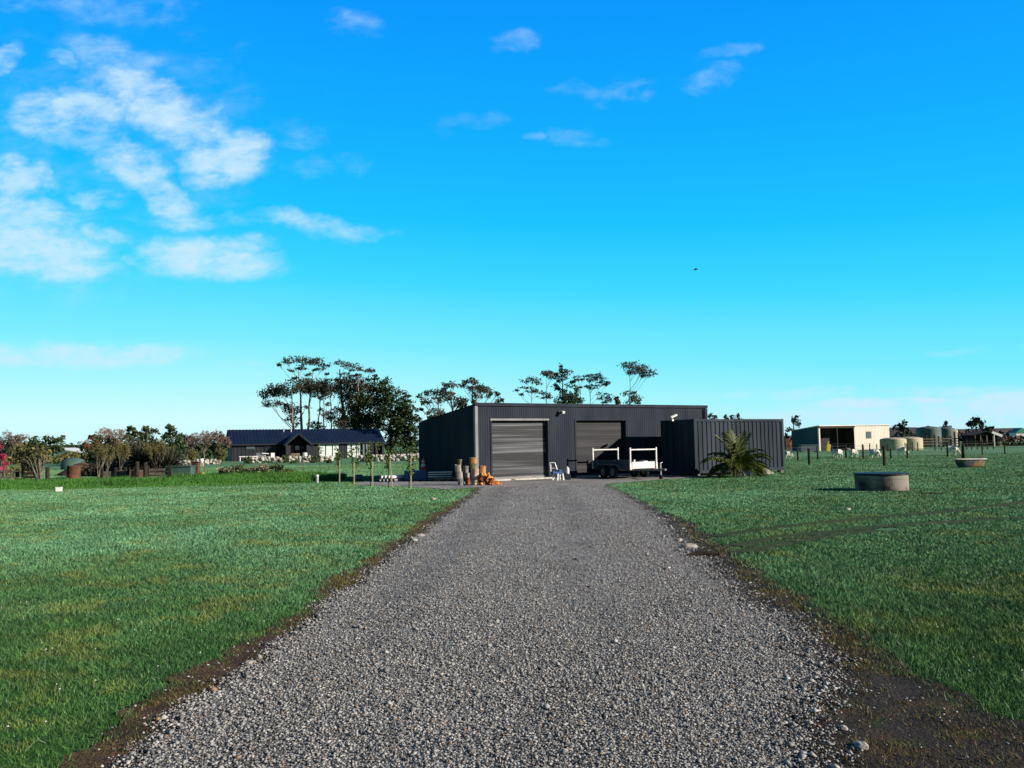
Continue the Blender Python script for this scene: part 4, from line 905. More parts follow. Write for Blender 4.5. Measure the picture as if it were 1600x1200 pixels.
# ================================================================== sheep
def sheep_mesh(graze):
    me = bpy.data.meshes.new('body'); 
    V = [(0, 0, .62), (.28, 0, .64), (-.30, 0, .62)]; E = [(0, 1), (0, 2)]; Rd = [.27, .24, .25]
    hd = [(.46, 0, .55), (.58, 0, .34), (.68, 0, .16)] if graze else [(.44, 0, .78), (.52, 0, .92), (.66, 0, .88)]
    a = 1
    for q, r_ in zip(hd, (.14, .095, .055)): V.append(q); E.append((a, len(V) - 1)); a = len(V) - 1; Rd.append(r_)
    for x, s, root in ((.24, 1, 1), (.24, -1, 1), (-.30, 1, 2), (-.30, -1, 2)):
        V.append((x, .12 * s, .40)); Rd.append(.085); E.append((root, len(V) - 1)); V.append((x + (.02 if x > 0 else -.05), .12 * s, .20)); Rd.append(.04); E.append((len(V) - 2, len(V) - 1)); V.append((x, .12 * s, 0)); Rd.append(.032); E.append((len(V) - 2, len(V) - 1))
    V.append((-.50, 0, .60)); Rd.append(.05); E.append((2, len(V) - 1))
    me.from_pydata(V, E, []); me.update(); me.materials.append(M_['wool'])
    o = bpy.data.objects.new('sheep', me); col.objects.link(o); o.modifiers.new('skin', 'SKIN')
    for i, r_ in enumerate(Rd): me.skin_vertices[0].data[i].radius = (r_, r_)
    me.skin_vertices[0].data[0].use_root = True
    s = o.modifiers.new('sub', 'SUBSURF'); s.levels = 1; s.render_levels = 2
    bpy.context.view_layer.update()
    dg = bpy.context.evaluated_depsgraph_get(); m2 = bpy.data.meshes.new_from_object(o.evaluated_get(dg)); m2.polygons.foreach_set('use_smooth', [True] * len(m2.polygons))
    bpy.data.objects.remove(o); return m2
def add_sheep():
    g, s = sheep_mesh(True), sheep_mesh(False)
    hm = MB(); 
    for sy in (-1, 1): hm.obox((.50, .10 * sy, .94), (.04, .11, .03), (sy * .5, 0, 0))
    for i, (px, py, sc, rz, me, lb) in enumerate(((1231, 717, 1.0, 20, g, 'sheep half hidden at the right end of the container'), (1310, 716, 1.15, 200, g, 'dull fleeced sheep grazing with its head to the left, before the open shed bay'),
                                           (1334, 715, 1.1, 185, s, 'pale sheep standing with its head raised left of the fence post'), (1366, 716, 1.15, -60, g, 'sheep turned towards the camera below the cream wall'),
                                           (1409, 711.5, 1.15, -20, g, 'sheep grazing behind a fence post below the beige tanks'), (1487, 712, 1.3, -15, g, 'tan fleeced sheep grazing alone in front of the grey tanks'))):
        o = bpy.data.objects.new('sheep', me); col.objects.link(o); o.location = G(px, py); o.rotation_euler = (0, 0, R(rz)); o.scale = (sc * .78, sc * .98, sc * .74)
        tag(o, lb, 'sheep', 'sheep grazing in the paddock')
        e = MB()
        for sy in (-1, 1):
            if me is g: e.obox((.56, .10 * sy, .42), (.05, .10, .03), (sy * .5, 0, 0))
            else: e.obox((.50, .12 * sy, .96), (.05, .11, .03), (sy * .5, 0, 0))
        e.build('ears', M_['wool'], o)
add_sheep()
# ================================================================== cream farm shed & tanks
def farmshed():
    d = 110.; k = FPX / d
    L0 = Vector((gx(1281, d), d, 0)); th = R(28); fx = Vector((math.cos(th), math.sin(th), 0)); fy = Vector((-math.sin(th), math.cos(th), 0))
    def tl(px, v=fx): u = gx(px, d) / d; return (u * L0.y - L0.x) / (v.x - u * v.y)
    t = thing('hay_shed', 'cream farm shed with an open bay and an end wall coloured in blue grey shade behind the paddock', 'shed', L0, th)
    W = tl(1391); H = 3.4; Wb = tl(1336)
    mb = MB(); mb.ribs((0, 0, 0), (1, 0, 0), (0, -1, 0), Wb, W, 0, H - .15, .3, .02); mb.build('front_wall', M_['cream'], t)
    # left end wall runs back and outward
    q = Vector((0, tl(1238, fy), 0)); ql = q.length; u = q.normalized(); nrm = Vector((u.y * -1, u.x, 0)); 
    mb = MB(); mb.ribs((0, 0, 0), u, (-1, 0, 0), 0, ql, 0, lambda x: H - .05 - .55 * x / ql, .35, .03); mb.build('end_wall', M_['bluewall'], t)  # blue grey colour paints the shade on this end wall
    mb = MB(); mb.add([(-.1, -.15, H), (W + .1, -.15, H + .05), (W + .1 + q.x, q.y, H - .5), (q.x - .1, q.y, H - .55), (-.1, -.15, H - .12), (W + .1, -.15, H - .07), (W + .1 + q.x, q.y, H - .62), (q.x - .1, q.y, H - .67)],
                      [(0, 1, 2, 3), (7, 6, 5, 4), (0, 4, 5, 1), (1, 5, 6, 2), (2, 6, 7, 3), (3, 7, 4, 0)]); mb.build('roof', M_['cream'], t)
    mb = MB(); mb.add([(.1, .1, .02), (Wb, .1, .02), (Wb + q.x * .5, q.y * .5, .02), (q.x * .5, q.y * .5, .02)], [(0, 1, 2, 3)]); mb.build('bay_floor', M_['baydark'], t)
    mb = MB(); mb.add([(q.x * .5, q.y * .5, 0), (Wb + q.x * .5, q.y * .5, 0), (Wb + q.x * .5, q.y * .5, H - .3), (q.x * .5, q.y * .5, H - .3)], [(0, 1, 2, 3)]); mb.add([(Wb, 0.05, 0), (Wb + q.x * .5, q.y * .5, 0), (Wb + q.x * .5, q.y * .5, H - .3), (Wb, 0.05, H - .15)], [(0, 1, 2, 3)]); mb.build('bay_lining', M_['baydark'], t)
    mb = MB(); mb.ribs((W, 0, 0), u, (1, 0, 0), 0, ql, 0, lambda x: H - .1 - .55 * x / ql, .35, .02); mb.ribs((q.x, q.y, 0), (1, 0, 0), (0, 1, 0), 0, W, 0, H - .7, .35, .02); mb.build('rear_wall', M_['bluewall'], t)
    for x in (.0, Wb / 2):
        mb = MB(); mb.box(x - .12 if x == 0 else x - .06, x + .12 if x == 0 else x + .06, -.06, .14, 0, H - .13); mb.build('post', M_['cream'] if x == 0 else M_['baydark'], t)
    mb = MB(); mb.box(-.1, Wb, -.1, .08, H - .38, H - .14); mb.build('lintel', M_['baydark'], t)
    x = tl(1358); w = MB(); w.box(x - .48, x + .48, -.08, -.04, 1.55, 2.5); wo = w.build('window', M_['galvd'], t); w = MB(); w.box(x - .42, x - .03, -.095, -.082, 1.61, 2.44); w.box(x + .03, x + .42, -.095, -.082, 1.61, 2.44); w.build('pane', M_['bluewall'], wo)
    def gobj(mb, name, m, px, dd, lb, cat, rz=0, **k):
        o = mb.build(name, m, **k); o.location = (gx(px, dd), dd, 0); o.rotation_euler = (0, 0, rz); return tag(o, lb, cat)
    mb = MB(); mb.obox((0, 0, .45), (.5, .5, .9), (0, .15, 0)); mb.tube((0, 0, .9), (.15, 0, 1.3), .06); gobj(mb, 'fuel_drum', M_['yellow'], 1294, 108, 'yellow drum with a spout at the mouth of the open shed bay', 'drum', bevel=.06)
    mb = MB(); mb.box(-1.1, 1.1, -.5, .5, .1, .85); mb.box(-1.15, 1.15, -.55, .55, .85, .92)
    for x in (-.95, .95): mb.box(x - .08, x + .08, -.45, .45, 0, .1)
    gobj(mb, 'feed_trough', M_['bluewall'], 1263, 104, 'long blue grey bin standing against the end wall of the cream shed', 'bin', bevel=.02)
    mb = MB(); mb.box(-.5, .5, -.4, .4, 0, .55); mb.box(-.55, .1, -.45, .45, .55, 1.7); gobj(mb, 'animal_shelter', M_['rusto'], 1232, 130, 'rusty red shelter seen in the gap right of the container', 'shelter', bevel=.03)
    def tank(px, dd, r, h, m, lb, gp, dome=.28):
        t = thing('water_tank', lb, 'water tank', (gx(px, dd), dd, 0), 0, gp)
        pr = [(r, 0)]; 
        for k in range(6): z = h * (k + .5) / 6; pr += [(r, z - h / 14), (r * 1.015, z), (r, z + h / 14)]
        pr += [(r, h), (r * .97, h + .08)]
        mb = MB(); mb.lathe(pr, 40); mb.build('tank_wall', m, t, smooth=True)
        mb = MB(); mb.lathe([(r * 1.0, h + .0), (r * .97, h + .09), (r * .7, h + dome * .7), (r * .25, h + dome), (.001, h + dome)], 40); q = mb.build('tank_top', m, t, smooth=True)
        mb = MB(); mb.lathe([(.3, h + dome * .9), (.3, h + dome + .08), (.001, h + dome + .1)], 16); mb.build('hatch', M_['black'], q)
    tank(1396, 106, 1.55, 1.35, M_['tankb'], 'beige water tank at the right corner of the cream shed, left of the pair', 'beige tanks'); tank(1421.5, 110, 1.6, 1.4, M_['tankb'], 'beige water tank, right of the pair, behind a fence post', 'beige tanks')
    tank(1452, 135, 1.85, 2.9, M_['tankg'], 'grey green water tank, left and bigger of the pair', 'grey green tanks', .4); tank(1479, 142, 1.3, 2.85, M_['tankg'], 'grey green water tank, right and slimmer of the pair', 'grey green tanks', .35)
    tank(1490, 147, .8, 2.6, M_['tankb'], 'narrow pale silo peeking out right of the grey green tanks', 'silo')
    # stock yard rails & shelter
    t = thing('stock_yard', 'brown timber stock yard of posts and rails below the grey green tanks', 'stock yard', (gx(1436, 128), 128, 0)); x1 = gx(1530, 128) - gx(1436, 128)
    for x in np.linspace(0, x1, 16): mb = MB(); mb.box(x - .1, x + .1, -.1, .1, 0, 1.6 + .5 * (x > 5.4) + .3 * random.random()); mb.build('post', M_['post'], t)
    for z in (.4, .8, 1.2): mb = MB(); mb.box(0, x1, -.16, -.1, z, z + .16); mb.build('rail', M_['timber'], t)
    t = thing('stock_shelter', 'low dark open stock shelter with a sheet roof right of the yards', 'shelter', (gx(1521, 125), 125, 0)); w = gx(1560, 125) - gx(1521, 125)
    mb = MB(); mb.box(0, w, 2.5, 2.6, 0, 1.7); mb.box(-.05, .05, 0, 2.5, 0, 1.6); mb.box(w - .05, w + .05, 0, 2.5, 0, 1.6); mb.build('wall', M_['baydark'], t)
    mb = MB(); mb.add([(-.3, -.3, 1.75), (w * .5, -.3, 2.35), (w + .4, -.3, 1.65), (w + .4, 3, 1.65), (w * .5, 3, 2.35), (-.3, 3, 1.75)], [(0, 1, 4, 5), (1, 2, 3, 4)]); o = mb.build('roof', M_['baydark'], t); s = o.modifiers.new('s', 'SOLIDIFY'); s.thickness = .08
    for x in (0.3, w * .3, w * .55, w * .8): mb = MB(); mb.box(x - .07, x + .07, -.1, .1, 0, 1.7); mb.build('post', M_['timber'], t)
    mb = MB(); mb.obox((0, 0, 1.85), (1.6, .12, .35), (0, R(22), 0)); mb.box(-.5, -.4, -.05, .05, 0, 1.8); gobj(mb, 'roof_sheet', M_['white'], 1559, 124, 'pale sloping sheet at the right end of the stock shelter', 'roof sheet')
    t = thing('far_cottage', 'far cottage with a small bright green roof at the right edge', 'house', (gx(1592, 260), 260, 0)); t.scale = (.45, .6, .8); mb = MB(); mb.box(-4, 4, -3, 3, 0, 3.0); mb.build('wall', M_['white'], t); mb = MB(); mb.prism([(-4.6, 2.9), (4.6, 2.9), (0, 4.8)], -3.4, 3.4); mb.build('roof', M_['grn'], t)
farmshed()
# ================================================================== the house
def house():
    d0 = 112.; p0 = Vector((gx(362, d0), d0, 0)); th = R(24)
    ux = Vector((math.cos(th), math.sin(th), 0)); k = math.tan(0)
    W = 1.; f = lambda px: ((px - 800) / FPX)
    def tw(px):          # distance along the facade seen in image column px
        u = (px - 800) / FPX - .0013; return (u * p0.y - p0.x) / (ux.x - u * ux.y)
    W = tw(600)
    t = thing('house', 'long single storey black house with a roof coloured navy for reflected sky and pale windows behind the rock wall', 'house', p0, th)
    H, HR, D = 2.3, 4.2, 7.0
    win = [(tw(499), tw(531), .1, 2.05, 3, 1), (tw(543), tw(565), .1, 2.05, 3, 2)]
    g0, g1 = tw(444), tw(480)
    mb = MB(); segs = [(g1, win[0][0]), (win[0][1], win[1][0]), (win[1][1], tw(590))]
    for a, b in segs: mb.ribs((0, 0, 0), (1, 0, 0), (0, -1, 0), a, b, 0, H, .5, .04)
    m0 = MB(); m0.ribs((0, 0, 0), (1, 0, 0), (0, -1, 0), 0, g0, 0, H, .5, .04); m0.build('front_wall', M_['hwall'], t)
    for a, b, z0, z1, n, m in win: mb.box(a, b, 0, .1, 0, z0); mb.box(a, b, 0, .1, z1, H)
    mb.build('front_wall', M_['hwall'], t)
    for a, b, z0, z1, n, m in win:
        w = MB(); w.box(a, b, .03, .08, z0, z1); wo = w.build('window', M_['glassw'], t); fr = MB()
        for i in range(n + 1): x = a + (b - a) * i / n; fr.box(x - .045, x + .045, -.02, .029, z0, z1)
        for z in (z0, z1) if m == 1 else (z0, z0 + .78, z1): fr.box(a, b, -.015, .028, z - .04, z + .04)
        fr.build('frame', M_['black'], wo)
    for x, nm in ((0, 'end_wall'), (W, 'end_wall')):
        mb = MB(); mb.add([(x, 0, 0), (x, D, 0), (x, D, H), (x, D / 2, HR), (x, 0, H)], [(0, 1, 2, 3, 4)]); mb.build(nm, M_['hwall'], t)
    mb = MB(); mb.box(0, W, D - .1, D, 0, H); mb.build('rear_wall', M_['hwall'], t)
    vx = Vector((0, D / 2 + .35, HR - H + .15)); L_ = vx.length; vx.normalize()
    mb = MB(); mb.ribs((0, -.35, H - .1), (1, 0, 0), (0, -vx.z, vx.y), -.3, W + .2, 0, L_ + .05, .45, .02, uz=vx); v2 = Vector((0, -vx.y, vx.z)); mb.ribs((0, D + .35, H - .1), (1, 0, 0), (0, vx.z, vx.y), -.3, W + .2, 0, L_ + .05, .45, .05, uz=v2)
    roof = mb.build('roof', M_['hroof'], t)
    mb = MB(); mb.box(-.3, W + .2, -.48, -.36, H - .22, H - .06); mb.build('gutter', M_['hwall'], t)
    # veranda gap at the right end with posts
    for px in (568, 573, 577, 582, 588, 598): x = tw(px); mb = MB(); mb.box(x - .12, x + .12, -.3, -.1, 0, H - .22); mb.build('veranda_post', M_['hwall' if px > 580 else 'galvd'], t)
    for a, b, z in ((tw(569), tw(572), 1.7), (tw(578), tw(581), 1.7)):
        mb = MB(); mb.box(a, b, -.08, -.05, .2, z + .2); mb.build('narrow_window', M_['glassd'], t)
    # front gable porch
    gm = (g0 + g1) / 2; gh = HR - .55
    mb = MB(); e = .35; y0, y1 = -3.0, 2.5
    mb.add([(g0 - e, y0, H - .25), (gm, y0, gh), (g1 + e, y0, H - .25), (g1 + e, y1, H - .25), (gm, y1, gh), (g0 - e, y1, H - .25)], [(0, 1, 4, 5), (1, 2, 3, 4)]); o = mb.build('porch_roof', M_['hwall'], t); s = o.modifiers.new('s', 'SOLIDIFY'); s.thickness = .22
    mb = MB(); mb.box(g0 - .1, g0 + .5, -2.8, 0, 0, H - .3); mb.box(g1 - .5, g1 + .1, -2.8, 0, 0, H - .3); mb.build('porch_wall', M_['hwall'], t)
    mb = MB(); mb.add([(g0, -.3, 0), (g1, -.3, 0), (g1, -.3, H - .3), (gm, -.3, gh - .2), (g0, -.3, H - .3)], [(0, 1, 2, 3, 4)]); mb.build('porch_rear_wall', M_['black'], t)
    gd = tw(454); mb = MB(); mb.box(tw(449), tw(459.5), -.45, -.32, .55, 2.0); mb.box(tw(448.5), tw(451.5), -.45, -.32, 2.0, 2.6); mb.build('brick_chimney_breast', M_['redb'], t)
    for a, b, z0, z1 in ((445.5, 448.3, .9, 1.75), (461.5, 468, 1.3, 1.9), (470.5, 477, 1.4, 1.85)):
        mb = MB(); mb.box(tw(a), tw(b), -.40, -.31, z0, z1); mb.build('porch_window', M_['glassw' if a < 470 else 'galvd'], t)
    # left part: garage recess and skylight-like window
    mb = MB(); mb.box(tw(373), tw(385), -.09, -.045, 1.85, 2.12); mb.build('high_window', M_['glassd'], t)
    mb = MB(); mb.box(tw(386), tw(399), -.09, -.045, 1.55, 2.15); q = mb.build('high_window', M_['teal'], t); q['label'] = 'window coloured teal to stand for reflected blue sky'  # teal colour paints a sky reflection into the pane
    mb = MB(); mb.box(tw(414), tw(432), -.09, -.045, .0, 1.9); mb.build('sliding_door', M_['glassd'], t)
    for px, c in ((449, 'galv'), (461, 'galv')):
        mb = MB(); x = tw(px); mb.tube((x, D / 2 - .6, HR - .4), (x, D / 2 - .6, HR + .22), .09, n=10); mb.build('flue', M_[c], roof)
    # things on the terrace
    def put(mb, nm, m, px, back, lb, cat, **k):
        x = tw(px); w = p0 + ux * x + Vector((-math.sin(th), math.cos(th), 0)) * back; o = mb.build(nm, m, **k); o.location = w; o.rotation_euler = (0, 0, th); return tag(o, lb, cat)
    mb = MB(); mb.box(-.6, .6, -.3, .3, .3, .9); mb.obox((0, 0, .98), (1.3, .7, .12), (0, 0, 0))
    for x in (-.5, .5): mb.box(x - .05, x + .05, -.25, .25, 0, .3)
    put(mb, 'barbecue', M_['galvd'], 405, -2.0, 'grey barbecue on the terrace left of the porch', 'barbecue', bevel=.03)
    mb = MB(); mb.tube((0, 0, 0), (0, 0, .9), .05); mb.obox((0, 0, .95), (.9, .6, .1), (0, .08, 0)); put(mb, 'patio_table', M_['white'], 412, -2.2, 'white topped patio table beside the grey barbecue', 'table')
    mb = MB(); mb.box(-.25, .25, -.25, .25, .4, .46); mb.box(-.25, .25, .2, .25, .46, 1.0)
    for a in (-.22, .22):
        for b in (-.22, .22): mb.box(a - .03, a + .03, b - .03, b + .03, 0, .4)
    put(mb, 'patio_chair', M_['white'], 424, -2.2, 'pale patio chair outside the dark sliding door', 'chair')
    mb = MB(); mb.box(-.6, .6, -.25, .25, .1, .5); mb.box(-.6, .6, .15, .3, .5, .9); put(mb, 'garden_bench', M_['timber'], 456, -3.6, 'low grey bench in front of the red brick under the porch', 'bench', bevel=.03)
    mb = MB(); mb.lathe([(.01, 0), (.25, 0), (.38, .5), (.36, .9), (.2, 1.0), (.01, 1.0)], 16); put(mb, 'tall_urn', M_['galv'], 470, -3.5, 'pale round covered grill under the right side of the porch', 'grill', smooth=True)
    mb = MB(); mb.box(-1.2, 1.2, -.4, .4, .55, .65); mb.box(-1.1, -1, -.3, .3, 0, .55); mb.box(1, 1.1, -.3, .3, 0, .55); o = put(mb, 'garden_table', M_['white'], 384, -4, 'long white garden table at the left end of the house', 'table')
    return
house()
def rockwall(a, b, d, label, h=.85):
    x0, x1 = gx(a, d), gx(b, d); t = None; mb = MB(); x = 0; L_ = x1 - x0
    while x < L_:
        r = random.uniform(.26, .40)
        for z in (.14, .42, .66):
            mb.rock((x + random.uniform(-.1, .1), random.uniform(-.15, .15), z * h * .85 + random.uniform(-.03, .04)), (r, .28, .2), 1, .16, (random.random(), random.random(), random.random()))
        x += r * 1.25
    o = mb.build('rock_wall', M_['wallrock']); o.location = (x0, d, .0); tag(o, label, 'rock wall')
rockwall(395, 442, 96, 'left run of the low white rock wall in front of the house'); rockwall(447, 487, 95, 'middle run of the low white rock wall below the porch', .9); rockwall(499, 519, 94, 'short run of white rock wall below the three pane window', .9)
rockwall(560, 573, 93, 'small run of white rock wall below the six pane window', .9); rockwall(584, 656, 92, 'right run of white rock wall ending behind the black shed', 1.0)
rockwall(270, 345, 92, 'rough run of stacked stones left of the house', .6)
# ================================================================== trees
def conv(clumps, z, d, depth, rs, px0, ks=1.0):
    out = []
    (ox, oy, s) = z
    for c in clumps:
        cx, cy = ox + c[0] * s, oy + c[1] * s; rx = (c[2] if len(c) > 2 else 28) * s * ks; ry = (c[3] if len(c) > 3 else (c[2] if len(c) > 2 else 18) * .8) * s * (1 + (ks - 1) * .6)
        dd = d + rs.uniform(-depth, depth); p = at(cx, cy, dd); k = dd / FPX
        out.append((p.x, p.y, p.z, rx * k, max(rx, ry) * k * .9, ry * k))
    return out
def tree(label, px, d, clumps, z, leaf, bark, cat='tree', name='gum_tree', group=None, size=.2, dens=.5, depth=2.5, tr=.28, gum=True, seed=1, stems=None, cz=None):
    rs = random.Random(seed); b = Vector((gx(px, d), d, 0)); t = thing(name, label, cat, b, 0, group)
    W = conv(clumps, z, d, depth, rs, px, ((1.5 if z is ZA else 1.85) if gum else (1.08 if z is ZA else 1.35)) if z[2] < 1 else 1.0)
    L_ = [(c[0] - b.x, c[1] - b.y, c[2], c[3], c[4], c[5]) for c in W]
    top = max(L_, key=lambda c: c[2]); mb = MB()
    H = top[2]; tx, ty = top[0] * .75, top[1] * .75
    def tp(u): return Vector((tx * u ** 1.6, ty * u, H * .93 * u))
    n = 9; pts = [tp(i / n) for i in range(n + 1)]
    for i in range(1, n): pts[i] += Vector((rs.uniform(-.12, .12), rs.uniform(-.12, .12), 0))
    mb.path(pts, [tr * (1 - .82 * i / n) for i in range(n + 1)], 7)
    for c in L_:
        if c is top: continue
        ce = Vector(c[:3]); hd = math.hypot(c[0] - tx * .4, c[1]); u = max(.08, min(.9, (c[2] - hd * (1.0 if gum else .25) - c[5]) / (H * .93))); s = tp(u)
        m = s.lerp(ce, .5) + Vector((0, 0, (-.12 if gum else .05) * hd)); r0 = tr * (1 - .8 * u) * .45
        mb.path([s, m, ce], [max(.03, r0), max(.025, r0 * .6), .02], 5)
        for q in range(4):
            e = ce + Vector((rs.uniform(-.8, .8) * c[3], rs.uniform(-.8, .8) * c[4], rs.uniform(0, .6) * c[5])); mb.tube(m.lerp(ce, rs.uniform(.3, 1)), e, .02, .012, 4, False)
    mb.build('trunk', bark, t)
    sub = []
    for c in L_:            # break each mass into smaller overlapping sprays
        k = max(5, int(5 * c[3] * c[5] / (1.0 * size / .3) ** 2)); k = min(k, 20)
        for q in range(k):
            a = rs.uniform(0, 6.28); rr = math.sqrt(rs.random()) * .8; sub.append((c[0] + math.cos(a) * rr * c[3], c[1] + rs.uniform(-.7, .7) * c[4], c[2] + math.sin(a) * rr * c[5], c[3] * rs.uniform(.4, .7) + .1, c[4] * .5, c[5] * rs.uniform(.4, .7) + .1))
    V, F, rn = leaves(sub, size, dens, seed=seed); npmesh('crown', V, F, leaf, t, rn)
    return t
ZA = (400, 540, .1625); ZD = (640, 560, .1); ZE = (790, 550, .1625)
g = M_['gum']; pb = M_['pbark']; grp = 'tall gum trees behind the house'
tree('gum tree leaning out furthest left above the house roof', 459, 150, [(210, 410, 70, 35), (160, 460, 70, 35), (270, 465, 50, 35), (80, 492, 22, 12), (140, 550, 50, 30), (320, 420, 50, 28), (215, 560, 40, 25), (300, 575, 55, 25), (350, 620, 60, 32), (350, 700, 50, 26), (345, 355, 45, 20), (380, 750, 30, 30)], ZA, g, pb, group=grp, seed=11)
tree('tallest gum tree with the long flat top and pale trunk', 473, 152, [(285, 145, 55, 24), (390, 135, 50, 24), (470, 145, 60, 28), (230, 188, 18, 8), (405, 225, 30, 12), (350, 242, 30, 10), (375, 312, 20, 10), (455, 205, 30, 14), (495, 275, 28, 16), (430, 430, 60, 35), (470, 400, 60, 50), (480, 590, 40, 18)], ZA, g, pb, group=grp, seed=12, tr=.34)
tree('gum tree carrying the right half of the flat top', 481, 149, [(560, 160, 70, 30), (665, 190, 35, 14), (635, 226, 34, 12), (560, 235, 20, 8), (685, 272, 14, 6), (480, 340, 55, 28), (560, 380, 70, 45), (510, 420, 50, 35)], ZA, g, pb, group=grp, seed=13)
tree('slender gum tree with a pink trunk in the sky gap', 494, 151, [(590, 410, 60, 45), (655, 365, 55, 32), (600, 480, 45, 30), (610, 620, 24, 14), (610, 772, 38, 25), (545, 760, 30, 20), (575, 785, 30, 15)], ZA, g, pb, group=grp, seed=14, tr=.22)
tree('thin gum tree, first of the two in the middle gap', 508, 153, [(665, 445, 55, 45), (640, 400, 40, 30), (640, 660, 34, 20), (690, 700, 34, 18), (690, 560, 20, 14)], ZA, g, M_['bark'], group=grp, seed=15, tr=.17)
tree('thin gum tree, second of the two in the middle gap', 517, 148, [(740, 390, 50, 50), (720, 330, 28, 14), (790, 425, 40, 35), (790, 330, 40, 12), (720, 670, 45, 35), (790, 620, 48, 30), (810, 750, 50, 55), (750, 720, 40, 30)], ZA, g, M_['bark'], group=grp, seed=16, tr=.17)
tree('dark trunked gum tree with the arched high top, right of the gap', 538, 150, [(790, 165, 48, 18), (860, 180, 55, 20), (945, 195, 50, 18), (905, 230, 25, 12), (850, 275, 35, 14), (910, 295, 48, 20), (870, 340, 60, 35), (850, 430, 55, 60), (880, 520, 60, 50), (900, 620, 50, 40), (880, 730, 60, 50)], ZA, g, M_['dbark'], group=grp, seed=17, tr=.5)
tree('gum tree whose thin outer sprays reach over the dark pines', 556, 147, [(1000, 220, 28, 14), (1060, 240, 50, 16), (1110, 245, 24, 14), (975, 285, 25, 12), (960, 370, 65, 45), (1030, 410, 70, 50), (950, 460, 70, 50), (1080, 330, 28, 14), (1150, 285, 18, 8), (1000, 560, 70, 50)], ZA, g, pb, group=grp, seed=18, tr=.4)
cg = 'dense dark pines behind the house'; cm = M_['coni']; kw = dict(name='pine_tree', group=cg, gum=False, size=.22, dens=.8, depth=2.0)
tree('dense pine with the highest crown of the dark group', 575, 140, [(1130, 320, 50, 25), (1230, 345, 75, 40), (1120, 420, 80, 60), (1210, 440, 80, 60), (1040, 520, 80, 70), (1130, 570, 100, 80), (950, 640, 70, 60), (1060, 690, 110, 80), (960, 740, 90, 60), (1160, 720, 80, 70), (1050, 770, 120, 40)], ZA, cm, M_['dbark'], seed=21, **kw)
tree('broad middle pine of the dark group', 610, 138, [(1290, 430, 60, 50), (1390, 470, 70, 40), (1460, 485, 35, 15), (1270, 540, 90, 70), (1400, 560, 100, 60), (1250, 660, 90, 70), (1370, 680, 110, 70), (1260, 790, 60, 60), (1340, 800, 90, 70), (1320, 900, 60, 60), (1310, 980, 60, 40), (1270, 900, 40, 60), (1200, 780, 60, 40), (1330, 1040, 60, 30)], ZA, cm, M_['dbark'], seed=22, **kw)
tree('right hand pine sloping down to the black shed', 636, 136, [(1500, 620, 60, 30), (1440, 640, 70, 50), (1480, 720, 90, 50), (1550, 710, 40, 14), (1450, 800, 90, 60), (1520, 800, 60, 40), (1440, 900, 90, 60), (1510, 900, 60, 50), (1440, 980, 90, 40), (1380, 760, 70, 60), (1540, 840, 40, 50), (1540, 950, 40, 40), (1370, 930, 60, 60), (1400, 1040, 90, 30), (1510, 1040, 50, 30)], ZA, cm, M_['dbark'], seed=23, **kw)
gb = 'gum trees behind the black shed'
tree('gum tree low over the sloping shed roof, left one', 691, 120, [(190, 590, 42, 34), (270, 545, 50, 28), (390, 505, 50, 28), (350, 550, 60, 26), (280, 680, 75, 32), (220, 700, 30, 18), (450, 610, 40, 28), (480, 560, 40, 50), (500, 690, 45, 45), (420, 830, 75, 42), (440, 890, 50, 40), (300, 860, 26, 12), (330, 915, 30, 14), (190, 795, 14, 6)], ZD, g, M_['bark'], group=gb, seed=31, size=.18, depth=1.6, dens=.6)
tree('gum tree with a domed crown over the shed roof, middle one', 713, 121, [(545, 440, 30, 40), (610, 400, 48, 32), (700, 420, 50, 34), (530, 510, 36, 45), (590, 560, 70, 40), (570, 620, 60, 30), (690, 640, 60, 36), (760, 720, 70, 45), (820, 640, 50, 36), (790, 690, 60, 40), (850, 700, 34, 30)], ZD, g, M_['bark'], group=gb, seed=32, size=.18, depth=1.6, dens=.6)
tree('gum tree with a wide arched crown above the shed front corner', 743, 122, [(870, 360, 36, 26), (960, 345, 55, 24), (1040, 375, 55, 28), (1110, 420, 45, 34), (820, 430, 45, 22), (930, 460, 60, 26), (1040, 480, 80, 45), (1130, 490, 50, 40), (1210, 485, 45, 28), (1050, 580, 50, 45), (1020, 650, 34, 40), (1290, 530, 45, 20), (1250, 590, 42, 20), (1360, 560, 24, 30), (1370, 640, 40, 45), (1440, 650, 18, 14)], ZD, g, M_['bark'], group=gb, seed=33, size=.18, depth=1.6, dens=.6)
gd = 'distant gum trees above the flat shed roof'; kg = dict(group=gd, size=.19, dens=.5, depth=2, tr=.13)
tree('thin gum pair with small layered crowns, leftmost above the flat roof', 830, 160, [(190, 278, 35, 16), (265, 258, 34, 16), (305, 285, 32, 20), (190, 345, 44, 9), (235, 372, 32, 16), (295, 375, 34, 16), (150, 408, 12, 7), (100, 368, 20, 5)], ZE, g, M_['bark'], seed=41, **kg)
tree('gum tree with one flat tuft just left of the dark pine', 856, 162, [(390, 208, 40, 18), (430, 222, 45, 22), (450, 245, 30, 12), (355, 392, 20, 10), (365, 430, 34, 13), (400, 405, 16, 20), (430, 440, 18, 10)], ZE, g, M_['bark'], seed=42, **kg)
